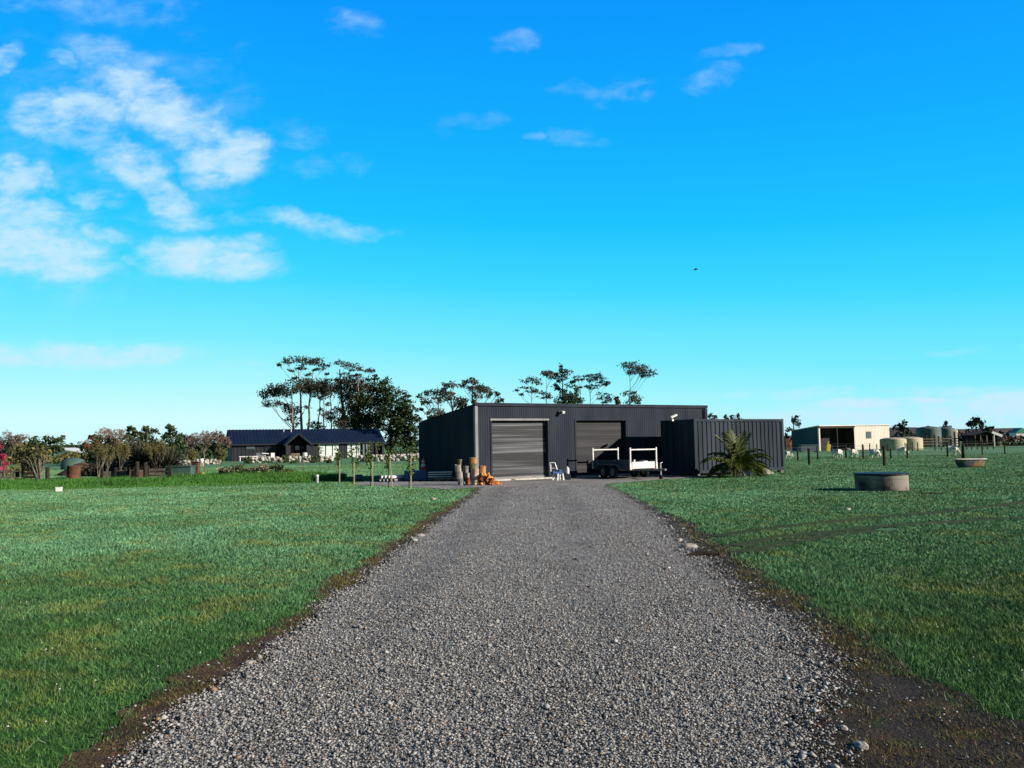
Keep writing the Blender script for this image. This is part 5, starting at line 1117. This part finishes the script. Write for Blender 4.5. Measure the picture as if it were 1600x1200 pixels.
tree('dark spiky pine rising above the middle of the shed roof', 884, 150, [(530, 155, 14, 28), (545, 195, 26, 24), (600, 195, 34, 28), (500, 230, 36, 28), (570, 240, 40, 24), (520, 280, 26, 24), (475, 325, 28, 24), (510, 355, 34, 12), (630, 285, 28, 12), (620, 330, 52, 18), (560, 370, 30, 20), (600, 420, 70, 34), (690, 380, 24, 34), (610, 465, 95, 34), (700, 460, 36, 24), (520, 470, 36, 26)], ZE, cm, M_['dbark'], name='pine_tree', group='single pine above the shed', gum=False, size=.22, dens=.65, depth=1.2, seed=43, tr=.3)
tree('faint wispy gum tree just right of the dark pine', 916, 170, [(685, 242, 34, 10), (700, 265, 20, 8), (720, 340, 16, 5), (740, 262, 16, 6)], ZE, g, M_['bark'], seed=44, **{**kg, 'dens': .26, 'tr': .1})
tree('gum tree with a slanting crown, right of the dark pine', 925, 158, [(800, 222, 36, 16), (850, 235, 40, 20), (800, 268, 28, 10), (890, 270, 40, 20), (935, 292, 38, 16), (970, 312, 18, 8), (860, 318, 30, 10), (795, 335, 20, 10), (840, 348, 26, 8)], ZE, g, M_['bark'], seed=45, **kg)
tree('small low gum tree with split tufts right of the slanting crown', 944, 160, [(925, 408, 30, 14), (990, 432, 28, 16), (930, 445, 24, 10), (1000, 462, 20, 10), (940, 480, 26, 8)], ZE, g, M_['bark'], seed=46, **kg)
tree('tiny spiky conifer at the right of the low gum tufts', 963, 158, [(1068, 440, 12, 18), (1070, 465, 20, 16), (1070, 490, 22, 14)], ZE, cm, M_['dbark'], name='pine_tree', gum=False, size=.25, dens=1, depth=.5, seed=47, tr=.12, group='small conifer')
tree('lone tall gum tree with an umbrella crown, rightmost above the shed', 984, 156, [(1150, 130, 34, 16), (1200, 115, 46, 16), (1285, 145, 44, 18), (1240, 185, 46, 18), (1320, 170, 44, 22), (1380, 205, 42, 18), (1300, 205, 34, 14), (1320, 235, 14, 8), (1175, 392, 34, 18), (1235, 398, 20, 10), (1230, 440, 34, 22), (1270, 450, 30, 20), (1200, 475, 30, 20), (1290, 485, 20, 14)], ZE, g, M_['bark'], seed=48, **kg)
Z1 = (0, 0, 1)
bl = M_['fard']; kb = dict(name='pine_tree', gum=False, size=.3, dens=.7, depth=1.5, tr=.2, group='distant dark trees on the right')
tree('pair of pointed dark treetops just right of the black shed', 1114, 230, [(1110, 650, 3, 4), (1116, 652, 4, 4), (1112, 656, 8, 5), (1113, 668, 8, 8)], Z1, bl, M_['dbark'], seed=51, **kb)
tree('small pointed treetop above the middle of the container', 1133, 230, [(1133, 651, 2, 3), (1133, 656, 4, 4), (1133, 668, 5, 8)], Z1, bl, M_['dbark'], seed=52, **kb)
tree('wider dark treetop above the palm', 1149, 230, [(1153, 649, 2.5, 3), (1144, 653, 4, 4), (1152, 655, 8, 4), (1150, 668, 9, 8)], Z1, bl, M_['dbark'], seed=53, **kb)
tree('airy dark tree at the right end of the container', 1240, 150, [(1242, 653, 5, 4), (1239, 660, 7, 5), (1246, 662, 6, 5), (1236, 671, 7, 5), (1241, 680, 6, 5)], Z1, bl, M_['dbark'], seed=54, **{**kb, 'gum': True, 'size': .22, 'dens': .45, 'name': 'gum_tree'})
tree('rounded dark pine right of the cream shed', 1411, 150, [(1411, 664, 8, 4), (1405, 671, 8, 6), (1416, 671, 9, 6), (1411, 679, 13, 6), (1412, 687, 12, 6)], Z1, bl, M_['dbark'], seed=55, **kb)
tree('dark tree with a pointed top behind the grey green tanks', 1478, 190, [(1478, 661, 3, 3), (1478, 667, 8, 5), (1472, 671, 6, 4), (1480, 678, 9, 6), (1480, 688, 8, 6)], Z1, bl, M_['dbark'], seed=56, **kb)
tree('biggest dark pine on the right, behind the stock yards', 1525, 150, [(1524, 654, 8, 4), (1520, 660, 9, 5), (1531, 662, 10, 6), (1514, 663, 4, 3), (1525, 671, 15, 7), (1540, 672, 8, 5), (1528, 682, 16, 6)], Z1, bl, M_['dbark'], seed=57, **kb)
tree('low bushy tree to the right of the biggest pine', 1547, 152, [(1547, 670, 4, 3), (1549, 677, 8, 5), (1545, 684, 9, 5)], Z1, bl, M_['dbark'], seed=58, **kb)
tree('small dark shrub between the slim tank and the biggest pine', 1495, 150, [(1495, 675, 3, 3), (1495, 681, 4, 5), (1495, 688, 5, 4)], Z1, bl, M_['dbark'], seed=59, **kb)
# far hedge lines
def hedge(px0, px1, d, top, m, label, size=.4, dens=.5, seed=1, var=3, ht=None):
    rs = random.Random(seed); cl = []; x = px0; k = d / FPX
    while x < px1:
        t_ = top(x) if callable(top) else top; t_ += rs.uniform(-var, var); p = at(x, t_, d + rs.uniform(-2, 2)); h = max(.6, p.z)
        cl.append((p.x, p.y, h * .72, 4.5 * k, 1.2, h * .28)); cl.append((p.x, p.y - .3, h * .35, 5 * k, 1.5, h * .4)); x += 4
    V, F, rn = leaves(cl, size, dens, seed=seed); return tag(npmesh('hedgerow', V, F, m, rnd=rn), label, 'hedge')
hedge(1555, 1640, 210, 682, M_['pinky'], 'long reddish hedge at the right edge beyond the stock shelter', .6, .9, 61, 1.5)
hedge(1535, 1640, 128, 691, M_['dgreen'], 'dark low hedge at the right edge in front of the reddish one', .3, .9, 62, 1.2)
hedge(1395, 1450, 215, 683, M_['pinky'], 'reddish hedge glimpsed between the cream shed and grey green tanks', .6, .9, 63, 1)
hedge(640, 656, 120, 700, M_['shrub'], 'green bushes where the pines meet the black shed', .25, .8, 64, 3)
hedge(1225, 1240, 160, 686, M_['rusty'], 'reddish scrub in the gap right of the container', .4, .9, 65, 1)
# ================================================================== left garden
def bush(px, base_d, clumps, m, label, name='bush', cat='bush', size=.12, dens=.6, depth=.6, seed=1, stems=6, bark='bark', group=None, tr=.04):
    rs = random.Random(seed); b = Vector((gx(px, base_d), base_d, 0)); t = thing(name, label, cat, b, 0, group)
    W = conv(clumps, Z1, base_d, depth, rs, px); L_ = [(c[0] - b.x, c[1] - b.y, c[2], c[3], max(c[4], .4), c[5]) for c in W]
    mb = MB()
    for i, c in enumerate(L_):
        for q in range(max(1, stems // len(L_) + 1)):
            e = Vector((c[0] + rs.uniform(-.5, .5) * c[3], c[1] + rs.uniform(-.5, .5) * c[4], c[2])); s = Vector((rs.uniform(-.1, .1), rs.uniform(-.1, .1), 0)); m_ = s.lerp(e, .5) + Vector((0, 0, .15 * e.z)); mb.path([s, m_, e], [tr, tr * .6, tr * .25], 5)
            for w in range(5): a = m_.lerp(e, rs.random()); mb.tube(a, a + Vector((rs.uniform(-1, 1) * c[3], rs.uniform(-1, 1) * c[4], rs.uniform(.2, 1) * c[5])), tr * .3, tr * .12, 3, False)
    mb.build('trunk', M_[bark], t)
    sub = []
    for c in L_:
        for q in range(7):
            a = rs.uniform(0, 6.28); rr = math.sqrt(rs.random()) * .85; sub.append((c[0] + math.cos(a) * rr * c[3], c[1] + rs.uniform(-.7, .7) * c[4], max(.1, c[2] + math.sin(a) * rr * c[5]), c[3] * rs.uniform(.4, .75), c[4] * .6, c[5] * rs.uniform(.4, .75)))
    V, F, rn = leaves(sub, size, dens, seed=seed); npmesh('crown', V, F, M_[m], t, rn); return t
def twigtree(px, d, toppx, wpx, label, tint, seed, bark='gbark', group=None, leaf=.35, fan=1.0, tr=None):
    """bare winter tree: forked limbs down to fine twigs, with a sparse haze of buds"""
    rs = random.Random(seed); b = Vector((gx(px, d), d, 0)); t = thing('bare_tree', label, 'tree', b, 0, group); k = d / FPX
    H = at(px, toppx, d).z; Wd = wpx * k; mb = MB(); tips = []
    def grow(p, dr, L_, r, lev):
        e = p + dr * L_; mb.tube(p, e, r, r * .62, 5 if lev < 2 else 3, False)
        if lev >= 5: tips.append(e); return
        if lev >= 3: tips.append(e)
        for q in range(3 if lev < 4 else 2):
            nd = (dr + Vector((rs.uniform(-1, 1) * fan, rs.uniform(-1, 1) * fan, rs.uniform(-.15, .6))) * .62).normalized(); grow(e, nd, L_ * rs.uniform(.62, .85), r * .6, lev + 1)
    n0 = 3
    for q in range(n0): grow(Vector((0, 0, 0)), Vector((rs.uniform(-.35, .35), rs.uniform(-.3, .3), 1)).normalized(), H * .27, tr or H * .011, 1)
    V = np.array(mb.v); mx = V[:, 2].max(); sx = Wd / max(.1, (np.percentile(np.abs(V[:, 0]), 97))); sc = np.array([sx, sx, H / mx]); mb.v = [tuple(v) for v in V * sc]
    mb.build('trunk', M_[bark], t)
    cl = [(p.x * sc[0], p.y * sc[1], p.z * sc[2], .3 * Wd / 3 + .1, .2, .18) for p in tips[::2]]
    V, F, rn = leaves(cl, .045 * d / 60, leaf * .16, seed=seed); npmesh('crown', V, F, M_[tint], t, rn); return t
# background row
hedge(-20, 60, 135, lambda x: 688 - 6 * math.sin(x * .05), M_['dgreen'], 'dark green hedge behind the pink leafed tree at the far left', .3, .9, 71, 3)
twigtree(18, 118, 673, 24, 'wide pinkish bare tree at the far left behind the blossom', 'pinky', 72, leaf=1.6)
bush(74, 120, [(65, 690, 12, 8), (80, 687, 10, 6), (92, 685, 7, 5), (72, 700, 18, 8), (90, 699, 14, 8), (55, 695, 10, 6)], 'dgreen', 'dark evergreen tree left of the far white roofed house', 'evergreen_tree', 'tree', .28, .8, 1.5, 73, bark='bark')
bush(140, 125, [(145, 684, 6, 4), (153, 683, 6, 4), (150, 695, 14, 10), (135, 697, 10, 6)], 'dgreen', 'dark bushy tree right of the far white roofed house', 'evergreen_tree', 'tree', .28, .8, 1.5, 74)
hedge(95, 150, 170, 692, M_['dgreen'], 'distant dark hedge behind the white roofed house', .4, .9, 75, 2)
twigtree(182, 105, 668, 30, 'reddish bare tree with a thin spire right of the white roofed house', 'rusty', 76, leaf=1.8)
twigtree(160, 100, 680, 22, 'rust coloured bare willow behind the raised beds', 'rusty', 77, leaf=1.8)
bush(206, 98, [(205, 671, 6, 4), (212, 676, 6, 5), (200, 683, 8, 8), (215, 690, 12, 10), (205, 700, 14, 8)], 'dgreen', 'dark evergreen with a knobbly top above the flax', 'evergreen_tree', 'tree', .22, .9, 1.5, 78)
bush(232, 97, [(228, 670, 6, 4), (236, 675, 9, 6), (225, 682, 10, 8), (240, 690, 12, 10), (232, 702, 14, 10)], 'dgreen', 'bluish evergreen second from the left above the flax', 'evergreen_tree', 'tree', .22, .9, 1.5, 79)
bush(268, 95, [(263, 668, 6, 4), (270, 674, 9, 6), (277, 682, 10, 8), (262, 684, 8, 8), (272, 695, 14, 10), (283, 690, 7, 8), (268, 706, 17, 9)], 'dgreen', 'tallest rounded evergreen above the right side of the flax', 'evergreen_tree', 'tree', .22, 1.0, 1.5, 80)
for i, (px, tp_, w, lb, tint) in enumerate(((300, 676, 16, 'pinkish bare tree just right of the tallest rounded evergreen', 'pinky'), (320, 674, 15, 'pale greyish bare tree in the middle of the pink thicket', 'pinky'), (337, 673, 13, 'taller mauve bare tree near the house end', 'pinky'), (350, 680, 9, 'small brown bare tree touching the left end of the house', 'pinky'))):
    twigtree(px, 108 + i, tp_, w, lb, tint, 81 + i, leaf=2.0, group='bare winter trees left of the house')
hedge(285, 356, 112, lambda x: 688, M_['dgreen'], 'dark undergrowth beneath the pink bare trees', .22, .8, 86, 3)
hedge(150, 285, 103, lambda x: 684 + 4 * math.sin(x * .13), M_['dgreen'], 'tall dark evergreen mass between the rust willow and the bare pink trees', .2, .6, 90, 4)
hedge(140, 290, 101, lambda x: 698, M_['dgreen'], 'dense dark undergrowth behind the flax clumps', .22, .9, 87, 3)
hedge(10, 145, 118, lambda x: 712, M_['olive'], 'scrubby brown green hedge across the far left garden', .25, .8, 88, 2)
hedge(355, 400, 122, lambda x: 712, M_['shrub'], 'low shrubs at the left end of the house', .2, .6, 89, 1)
hedge(128, 292, 58, lambda x: 724 + 4 * math.sin(x * .2), M_['flax'], 'tangled dark brown undergrowth at the foot of the flax clumps', .12, .5, 93, 4)
hedge(12, 60, 60, lambda x: 728, M_['olive'], 'low scrub behind the slanting pale trunk', .12, .45, 94, 3)
hedge(100, 160, 100, lambda x: 706, M_['olive'], 'brown green scrub below the white roofed house', .16, .6, 95, 3)
# far house with white roof line
t = thing('far_house', 'far white roofed house glimpsed through the left garden trees', 'house', (gx(110, 150), 150, 0), R(-10))
mb = MB(); mb.box(-2.6, 2.4, 0, 5, 0, 1.4); mb.build('wall', M_['brown'], t)
mb = MB(); mb.add([(-2.8, -.5, 2.35), (3.2, -.5, 1.35), (3.2, 5, 1.35), (-2.8, 5, 2.35)], [(0, 1, 2, 3)]); o = mb.build('roof', M_['white'], t); s = o.modifiers.new('s', 'SOLIDIFY'); s.thickness = .16
mb = MB(); mb.box(-2.6, -1.3, -.06, 0, 1.0, 1.6); mb.box(-1.5, -.2, -.1, -.06, 1.45, 1.75); mb.build('window', M_['glassw'], t)
# nearer garden
bush(6, 55, [(-2, 699, 6, 6), (1, 712, 6, 7), (2, 724, 8, 6), (6, 733, 6, 5), (2, 738, 8, 5)], 'magenta', 'magenta flowering shrub at the left edge of the photo', 'flowering_shrub', 'shrub', .09, .6, .4, 91)
def olive():
    b = G(62, 752); t = bush(62, b.y, [(28, 703, 14, 8), (45, 700, 16, 9), (62, 702, 14, 10), (38, 715, 16, 9), (58, 718, 16, 10), (72, 712, 9, 9), (24, 716, 10, 7), (50, 727, 14, 6)], 'olive', 'olive leafed fruit tree with a slanting pale trunk on the left', 'fruit_tree', 'tree', .10, .42, .7, 92, stems=8, bark='gbark', tr=.05)
    mb = MB(); mb.path([(0, 0, 0), (-.15, 0, .4), (-.7, 0, 1.1), (-1.0, .1, 1.6)], [.10, .08, .055, .03], 8); mb.path([(0, 0, .1), (.12, .05, .7), (.2, .1, 1.4)], [.08, .05, .03], 8); mb.build('limb', M_['gbark'], t)
olive()
def flax(px, py, r, h, n, label, seed, m='flax'):
    rs = random.Random(seed); p = G(px, py); t = thing('flax_bush', label, 'flax', p, 0, 'flax clumps in the left garden'); V = []; F = []; rn = []
    for i in range(n):
        a = rs.uniform(0, 6.28); sp = rs.random() ** .7; L_ = h * rs.uniform(.7, 1.15); q = Vector((math.cos(a) * .12 * r, math.sin(a) * .12 * r, 0)); e = R(88 - 48 * sp); side = Vector((-math.sin(a), math.cos(a), 0)); w = .05; pts = []
        ns = 5; v = rs.random()
        for k in range(ns + 1):
            ww = w * (1 - (k / ns) ** 2 * .9); pts.append((q - side * ww, q + side * ww)); q = q + (Vector((math.cos(a), math.sin(a), 0)) * math.cos(e) + Vector((0, 0, 1)) * math.sin(e)) * (L_ / ns); e -= R(6 + 20 * sp)
        o = len(V); 
        for a_, b_ in pts: V += [tuple(a_), tuple(b_)]
        for k in range(ns): F.append((o + 2 * k, o + 2 * k + 1, o + 2 * k + 3, o + 2 * k + 2)); rn.append(v)
    npmesh('leaves', V, F, M_[m], t, rn)
    mb = MB()
    for i in range(5): a = rs.uniform(0, 6.28); mb.tube((0, 0, .2), (math.cos(a) * r * .4, math.sin(a) * r * .4, h * rs.uniform(1.0, 1.25)), .018, .01, 5)
    mb.build('flower_stalk', M_['dry'], t)
for i, (px, py, r, h, lb) in enumerate(((172, 742, 1.2, 1.7, 'dull flax clump at the left end behind the raised beds'), (194, 742, 1.3, 2.1, 'dark flax clump second from the left behind the raised beds'), (217, 743, 1.4, 2.4, 'tall dark flax clump in the middle of the row'), (240, 743, 1.4, 2.4, 'tall dark flax clump behind the timber rails'), (262, 743, 1.3, 1.9, 'flax clump at the right end of the row'), (228, 736, 1.4, 2.9, 'rearmost tallest flax clump'), (205, 735, 1.4, 2.7, 'rear flax clump left of the tallest one'))):
    flax(px, py, r, h, 420, lb, 100 + i)
for i, (px, py, tp_, w, lb) in enumerate(((153, 748, 694, 15, 'leafless fruit tree with a pale trunk before the left raised bed'), (168, 746, 700, 10, 'thin leafless sapling beside the pale trunked fruit tree'), (187, 747, 690, 11, 'leafless sapling in front of the dark flax'), (246, 744, 688, 12, 'leafless tree with a pale fork behind the timber rails'), (296, 742, 703, 8, 'leafless sapling right of the timber rails'), (343, 742, 700, 8, 'leafless sapling with a pale stem below the house end'))):
    twigtree(px, G(px, py).y, tp_, w, lb, 'olive', 120 + i, leaf=.5, tr=.04)
def garden_items():
    def rails(px0, px1, py, zs, label, name, m, posts):
        a, b = G(px0, py), G(px1, py); b.y = b.y; t = thing(name, label, 'raised bed' if 'bed' in name else 'rail fence', a); L_ = b.x - a.x
        for z in zs: mb = MB(); mb.box(0, L_, -.04, .04, z, z + .15); mb.build('rail', M_[m], t)
        for x in posts: mb = MB(); mb.box(L_ * x - .07, L_ * x + .07, -.12, -.042, 0, zs[-1] + .35); mb.build('post', M_['post'], t)
        if 'bed' in name: mb = MB(); mb.box(.05, L_ - .05, .04, 1.4, 0, zs[-1] + .08); mb.build('soil', M_['mulch'], t); mb = MB(); mb.box(0, L_, 1.4, 1.48, 0, zs[-1] + .15); mb.build('rear_board', M_[m], t)
    rails(160, 194, 750.5, (.02, .19, .36), 'left raised garden bed of pale weathered boards below the flax', 'raised_bed', 'timber', (.0, .52, 1.0))
    rails(196, 210, 749.5, (.02, .19, .36), 'short raised garden bed between the two dark gate posts', 'raised_bed', 'timber', (.05, .95))
    rails(231, 261, 749, (.04, .25, .46), 'three rail timber barrier right of the dark gate posts', 'rail_fence', 'timber', (.02, .98))
    rails(36, 57, 751, (.12, .34, .56), 'dark rail gate left of the slanting pale trunk', 'garden_gate', 'post', (.02, .98))
    for px, py, h, lb in ((214, 750, 1.05, 'stout dark post left of the three rail barrier, first of two'), (227, 750.5, 1.0, 'stout dark post left of the three rail barrier, second of two'), (26.5, 752, .7, 'small dark post left of the rail gate'), (74, 751, .8, 'dark post right of the slanting pale trunk')):
        p = G(px, py); mb = MB(); mb.tube((0, 0, -.05), (0, 0, h), .12, .11, 10); o = mb.build('gate_post', M_['post']); o.location = p; tag(o, lb, 'post')
    p = G(115, 750); mb = MB(); mb.lathe([(.01, 0), (.36, 0), (.38, .3), (.36, .32), (.38, .62), (.36, .64), (.37, .85), (.33, .85), (.33, .7), (.01, .7)], 24); o = mb.build('rusty_drum', M_['rusto'], smooth=False); o.location = p; tag(o, 'rusty brown drum standing left of the fruit tree', 'drum')
    mb = MB(); mb.lathe([(0.001, .9), (.5, .75), (1.0, .42), (1.45, .1), (1.6, 0)], 28, jit=.08); o = mb.build('earth_mound', M_['mulch']); o.location = G(93, 744) + Vector((0, 3, 0)); tag(o, 'brown mound of earth left of the rusty drum', 'earth mound')
    mb = MB(); mb.lathe([(1.05, 0), (1.05, .5), (1.0, .55), (.9, .9), (0.001, 1.15)], 24); o = mb.build('teal_tank', M_['teal'], smooth=True); o.location = (gx(114, 78), 78, 0); tag(o, 'teal covered round tank behind the rusty drum', 'tank')
    p = G(13, 753); mb = MB()
    for i in range(9): mb.box(-.9 + i * .2, -.86 + i * .2, -.02, .02, 0, .75)
    mb.box(-.95, .95, -.035, -.02, .2, .27); mb.box(-.95, .95, -.035, -.02, .58, .65); o = mb.build('picket_fence', M_['timber']); o.location = (gx(3, p.y), p.y, 0); tag(o, 'grey picket panel under the magenta shrub', 'fence')
    p = G(283, 745); mb = MB(); mb.box(-.75, .75, -.4, .4, .08, .62); mb.box(-.8, .8, -.45, .45, .62, .68)
    for x in (-.6, .6): mb.box(x - .06, x + .06, -.4, .4, 0, .08)
    o = mb.build('water_trough', M_['teal'], bevel=.02); o.location = p; tag(o, 'faded green box trough right of the timber rails', 'trough')
    p = G(306, 743); mb = MB(); mb.box(-.2, .2, -.2, .2, 0, .85); mb.box(-.25, .25, -.25, .25, .85, .9); o = mb.build('compost_bin', M_['rusto'], bevel=.02); o.location = p; tag(o, 'rust brown bin right of the green trough', 'bin')
    p = G(317.5, 743); mb = MB(); mb.lathe([(.01, 0), (.09, 0), (.12, .1), (.09, .2), (.01, .23)], 14); o = mb.build('plastic_ball', M_['yellow'], smooth=True); o.location = p; tag(o, 'small yellow tub on the grass right of the rust brown bin', 'tub')
    for px, lb in ((302, 'white bucket hung on the stone row, left of the two'), (315, 'white bucket on the stone row, right of the two')):
        mb = MB(); mb.lathe([(.01, 0), (.15, 0), (.19, .42), (.17, .42), (.14, .05)], 16); o = mb.build('bucket', M_['white'], smooth=True); o.location = (gx(px, 80), 80, .35); tag(o, lb, 'bucket')
        mb = MB(); mb.box(-.25, .25, -.2, .2, 0, .35); o = mb.build('stone_block', M_['wallrock'], bevel=.03); o.location = (gx(px, 80), 80, 0); tag(o, 'grey stone block under the %s white bucket' % ('left' if px < 310 else 'right'), 'stone block')
    for px, py, h, lb in ((292, 744, 1.4, 'tall pale stake right of the green trough'), (319, 743.5, .9, 'pale stake beside the yellow tub'), (366, 744, .75, 'pale stake in the shrubs left of the round bush'), (400, 741, .8, 'pale stake right of the long shrub row'), (474, 737, .8, 'dark stake on the house lawn near the young tree')):
        p = G(px, py); mb = MB(); mb.obox((0, 0, h / 2), (.05, .05, h), (0, random.uniform(-.06, .06), 0)); o = mb.build('garden_stake', M_['timber']); o.location = p; tag(o, lb, 'stake')
garden_items()
for i, (px, w, tp_, m, lb) in enumerate(((352, 14, 729, 'dry', 'dry straw coloured shrub left of the long shrub row'), (372, 13, 727, 'shrub', 'grey green shrub with dark base, left of the middle bushes'), (392, 13, 729, 'dry', 'brownish shrub in the middle of the row'), (414, 13, 726, 'dry', 'pale twiggy shrub right of the middle of the row'), (434, 12, 724, 'shrub', 'rounded bright green shrub at the right of the row'), (452, 9, 733, 'olive', 'low brown green shrub ending the row'), (388, 7, 713, 'dgreen', 'dark green shrub against the left end of the rock wall'))):
    d = 52 if i < 6 else 92; bush(px, d, [(px - w * .4, tp_ + 6, w * .5, 5), (px + w * .4, tp_ + 6, w * .5, 5), (px, tp_ + 4, w * .5, 4), (px, tp_ + 12, w * .8, 5)], m, lb, 'shrub', 'shrub', .07 if d < 60 else .12, .5, .4, 140 + i, group='shrubs along the long grass')
for i, (px, d, tp_, w, lb) in enumerate(((444, 90, 711, 5, 'dark shrub between the first two runs of rock wall'), (460, 89, 719, 6, 'low shrub in front of the middle rock wall'), (492, 90, 712, 6, 'rounded shrub at the right end of the middle rock wall'), (514, 88, 718, 5, 'low shrub below the three pane window'), (530, 86, 709, 5, 'small dark bush between the white windows'), (577, 88, 710, 7, 'spreading dark shrub at the left of the right rock wall'), (608, 95, 707, 8, 'spiky green shrub above the right rock wall'), (632, 95, 706, 8, 'dark green shrub above the right rock wall near the pines'))):
    bush(px, d, [(px - w * .4, tp_ + 3, w * .6, 3), (px + w * .4, tp_ + 3, w * .6, 3), (px, tp_ + 7, w, 4)], 'shrub' if i % 2 else 'dgreen', lb, 'shrub', 'shrub', .13, .6, .5, 160 + i, group='shrubs along the rock wall')
# strip of long grass between lawn and garden
def longgrass():
    r = np.random.default_rng(8); n = 60000; px = r.random(n) * 620 - 80
    def yl(px): return np.interp(px, [-80, 0, 100, 200, 300, 400, 480, 540], [765, 766, 765, 762, 760, 758, 755, 752])
    def yh(px): return np.interp(px, [-80, 0, 200, 270, 330, 400, 480, 540], [750, 750, 748, 742, 740, 738, 738, 742])
    py = yh(px) + (yl(px) - yh(px)) * r.random(n)
    D = np.array([[(p - 800) / FPX, -(q - 600) / FPX, -1] for p, q in zip(px, py)]) @ np.array(CM).T; tt = CAMZ / -D[:, 2]; x = D[:, 0] * tt; y = D[:, 1] * tt
    e = (py - yh(px)) / (yl(px) - yh(px)); h = (.08 + .20 * noise2(x, y, .6, 4) * noise2(x, y, 2., 5) * 2) * np.clip(np.minimum(e, 1 - e) * 5, .35, 1) * (.6 + .6 * r.random(n))
    th = r.random(n) * 6.28; w = .025; ln = r.random(n) * .8; ld = r.random(n) * 6.28
    b = np.stack([x, y, np.full(n, -.04)], 1); sd = np.stack([np.cos(th), np.sin(th), 0 * th], 1) * w; tip = b + np.stack([np.cos(ld) * ln * h, np.sin(ld) * ln * h, h + .04], 1)
    V = np.stack([b - sd, b + sd, tip], 1).reshape(-1, 3); rn = np.clip(r.random(n) * .6 + noise2(x, y, .5, 7) * .5, 0, 1)
    tag(npmesh('long_grass', V, np.arange(3 * n).reshape(-1, 3), M_['rough'], rnd=rn, k=3), 'strip of uncut bright green grass between the left lawn and garden', 'grass', kind='stuff')
longgrass()
def daisies():
    r = np.random.default_rng(21); n = 260; y = 4.5 + r.random(n) ** 1.5 * 18; x = (r.random(n) * 2 - 1) * .62 * y; k = (x < fLg(y) - .1) | (x > fRg(y) + .1); x = x[k]; y = y[k]; mb = MB()
    for a, b in zip(x, y):
        c = Vector((a, b, .035)); s = .007 * random.uniform(.7, 1.3); mb.add([c + Vector((math.cos(t * 1.047) * s, math.sin(t * 1.047) * s, 0)) for t in range(6)] + [c + Vector((0, 0, .006))], [(i, (i + 1) % 6, 6) for i in range(6)])
        mb.add([c + Vector((-.0015, 0, -.05)), c + Vector((.0015, 0, -.05)), c], [(0, 1, 2)])
    tag(mb.build('daisies', M_['daisy']), 'tiny white daisies dotted through the grass', 'flowers', kind='stuff')
daisies()
# bird
p = at(1087, 421, 60); t = thing('bird', 'small dark bird flying high above the container', 'bird', p)
mb = MB(); mb.rock((0, 0, 0), (.13, .05, .045), 2, .0); mb.rock((.14, 0, .02), (.045, .035, .035), 1, 0); mb.add([(-.1, -.03, 0), (-.1, .03, 0), (-.24, .05, .0), (-.24, -.05, 0)], [(0, 1, 2, 3)])
for s in (-1, 1): mb.add([(.06, .03 * s, .02), (-.06, .03 * s, .02), (-.08, .17 * s, .06), (-.03, .30 * s, -.03), (.05, .16 * s, .07)], [(0, 1, 2, 4), (4, 2, 3)])
mb.build('body', M_['dbark'], t)
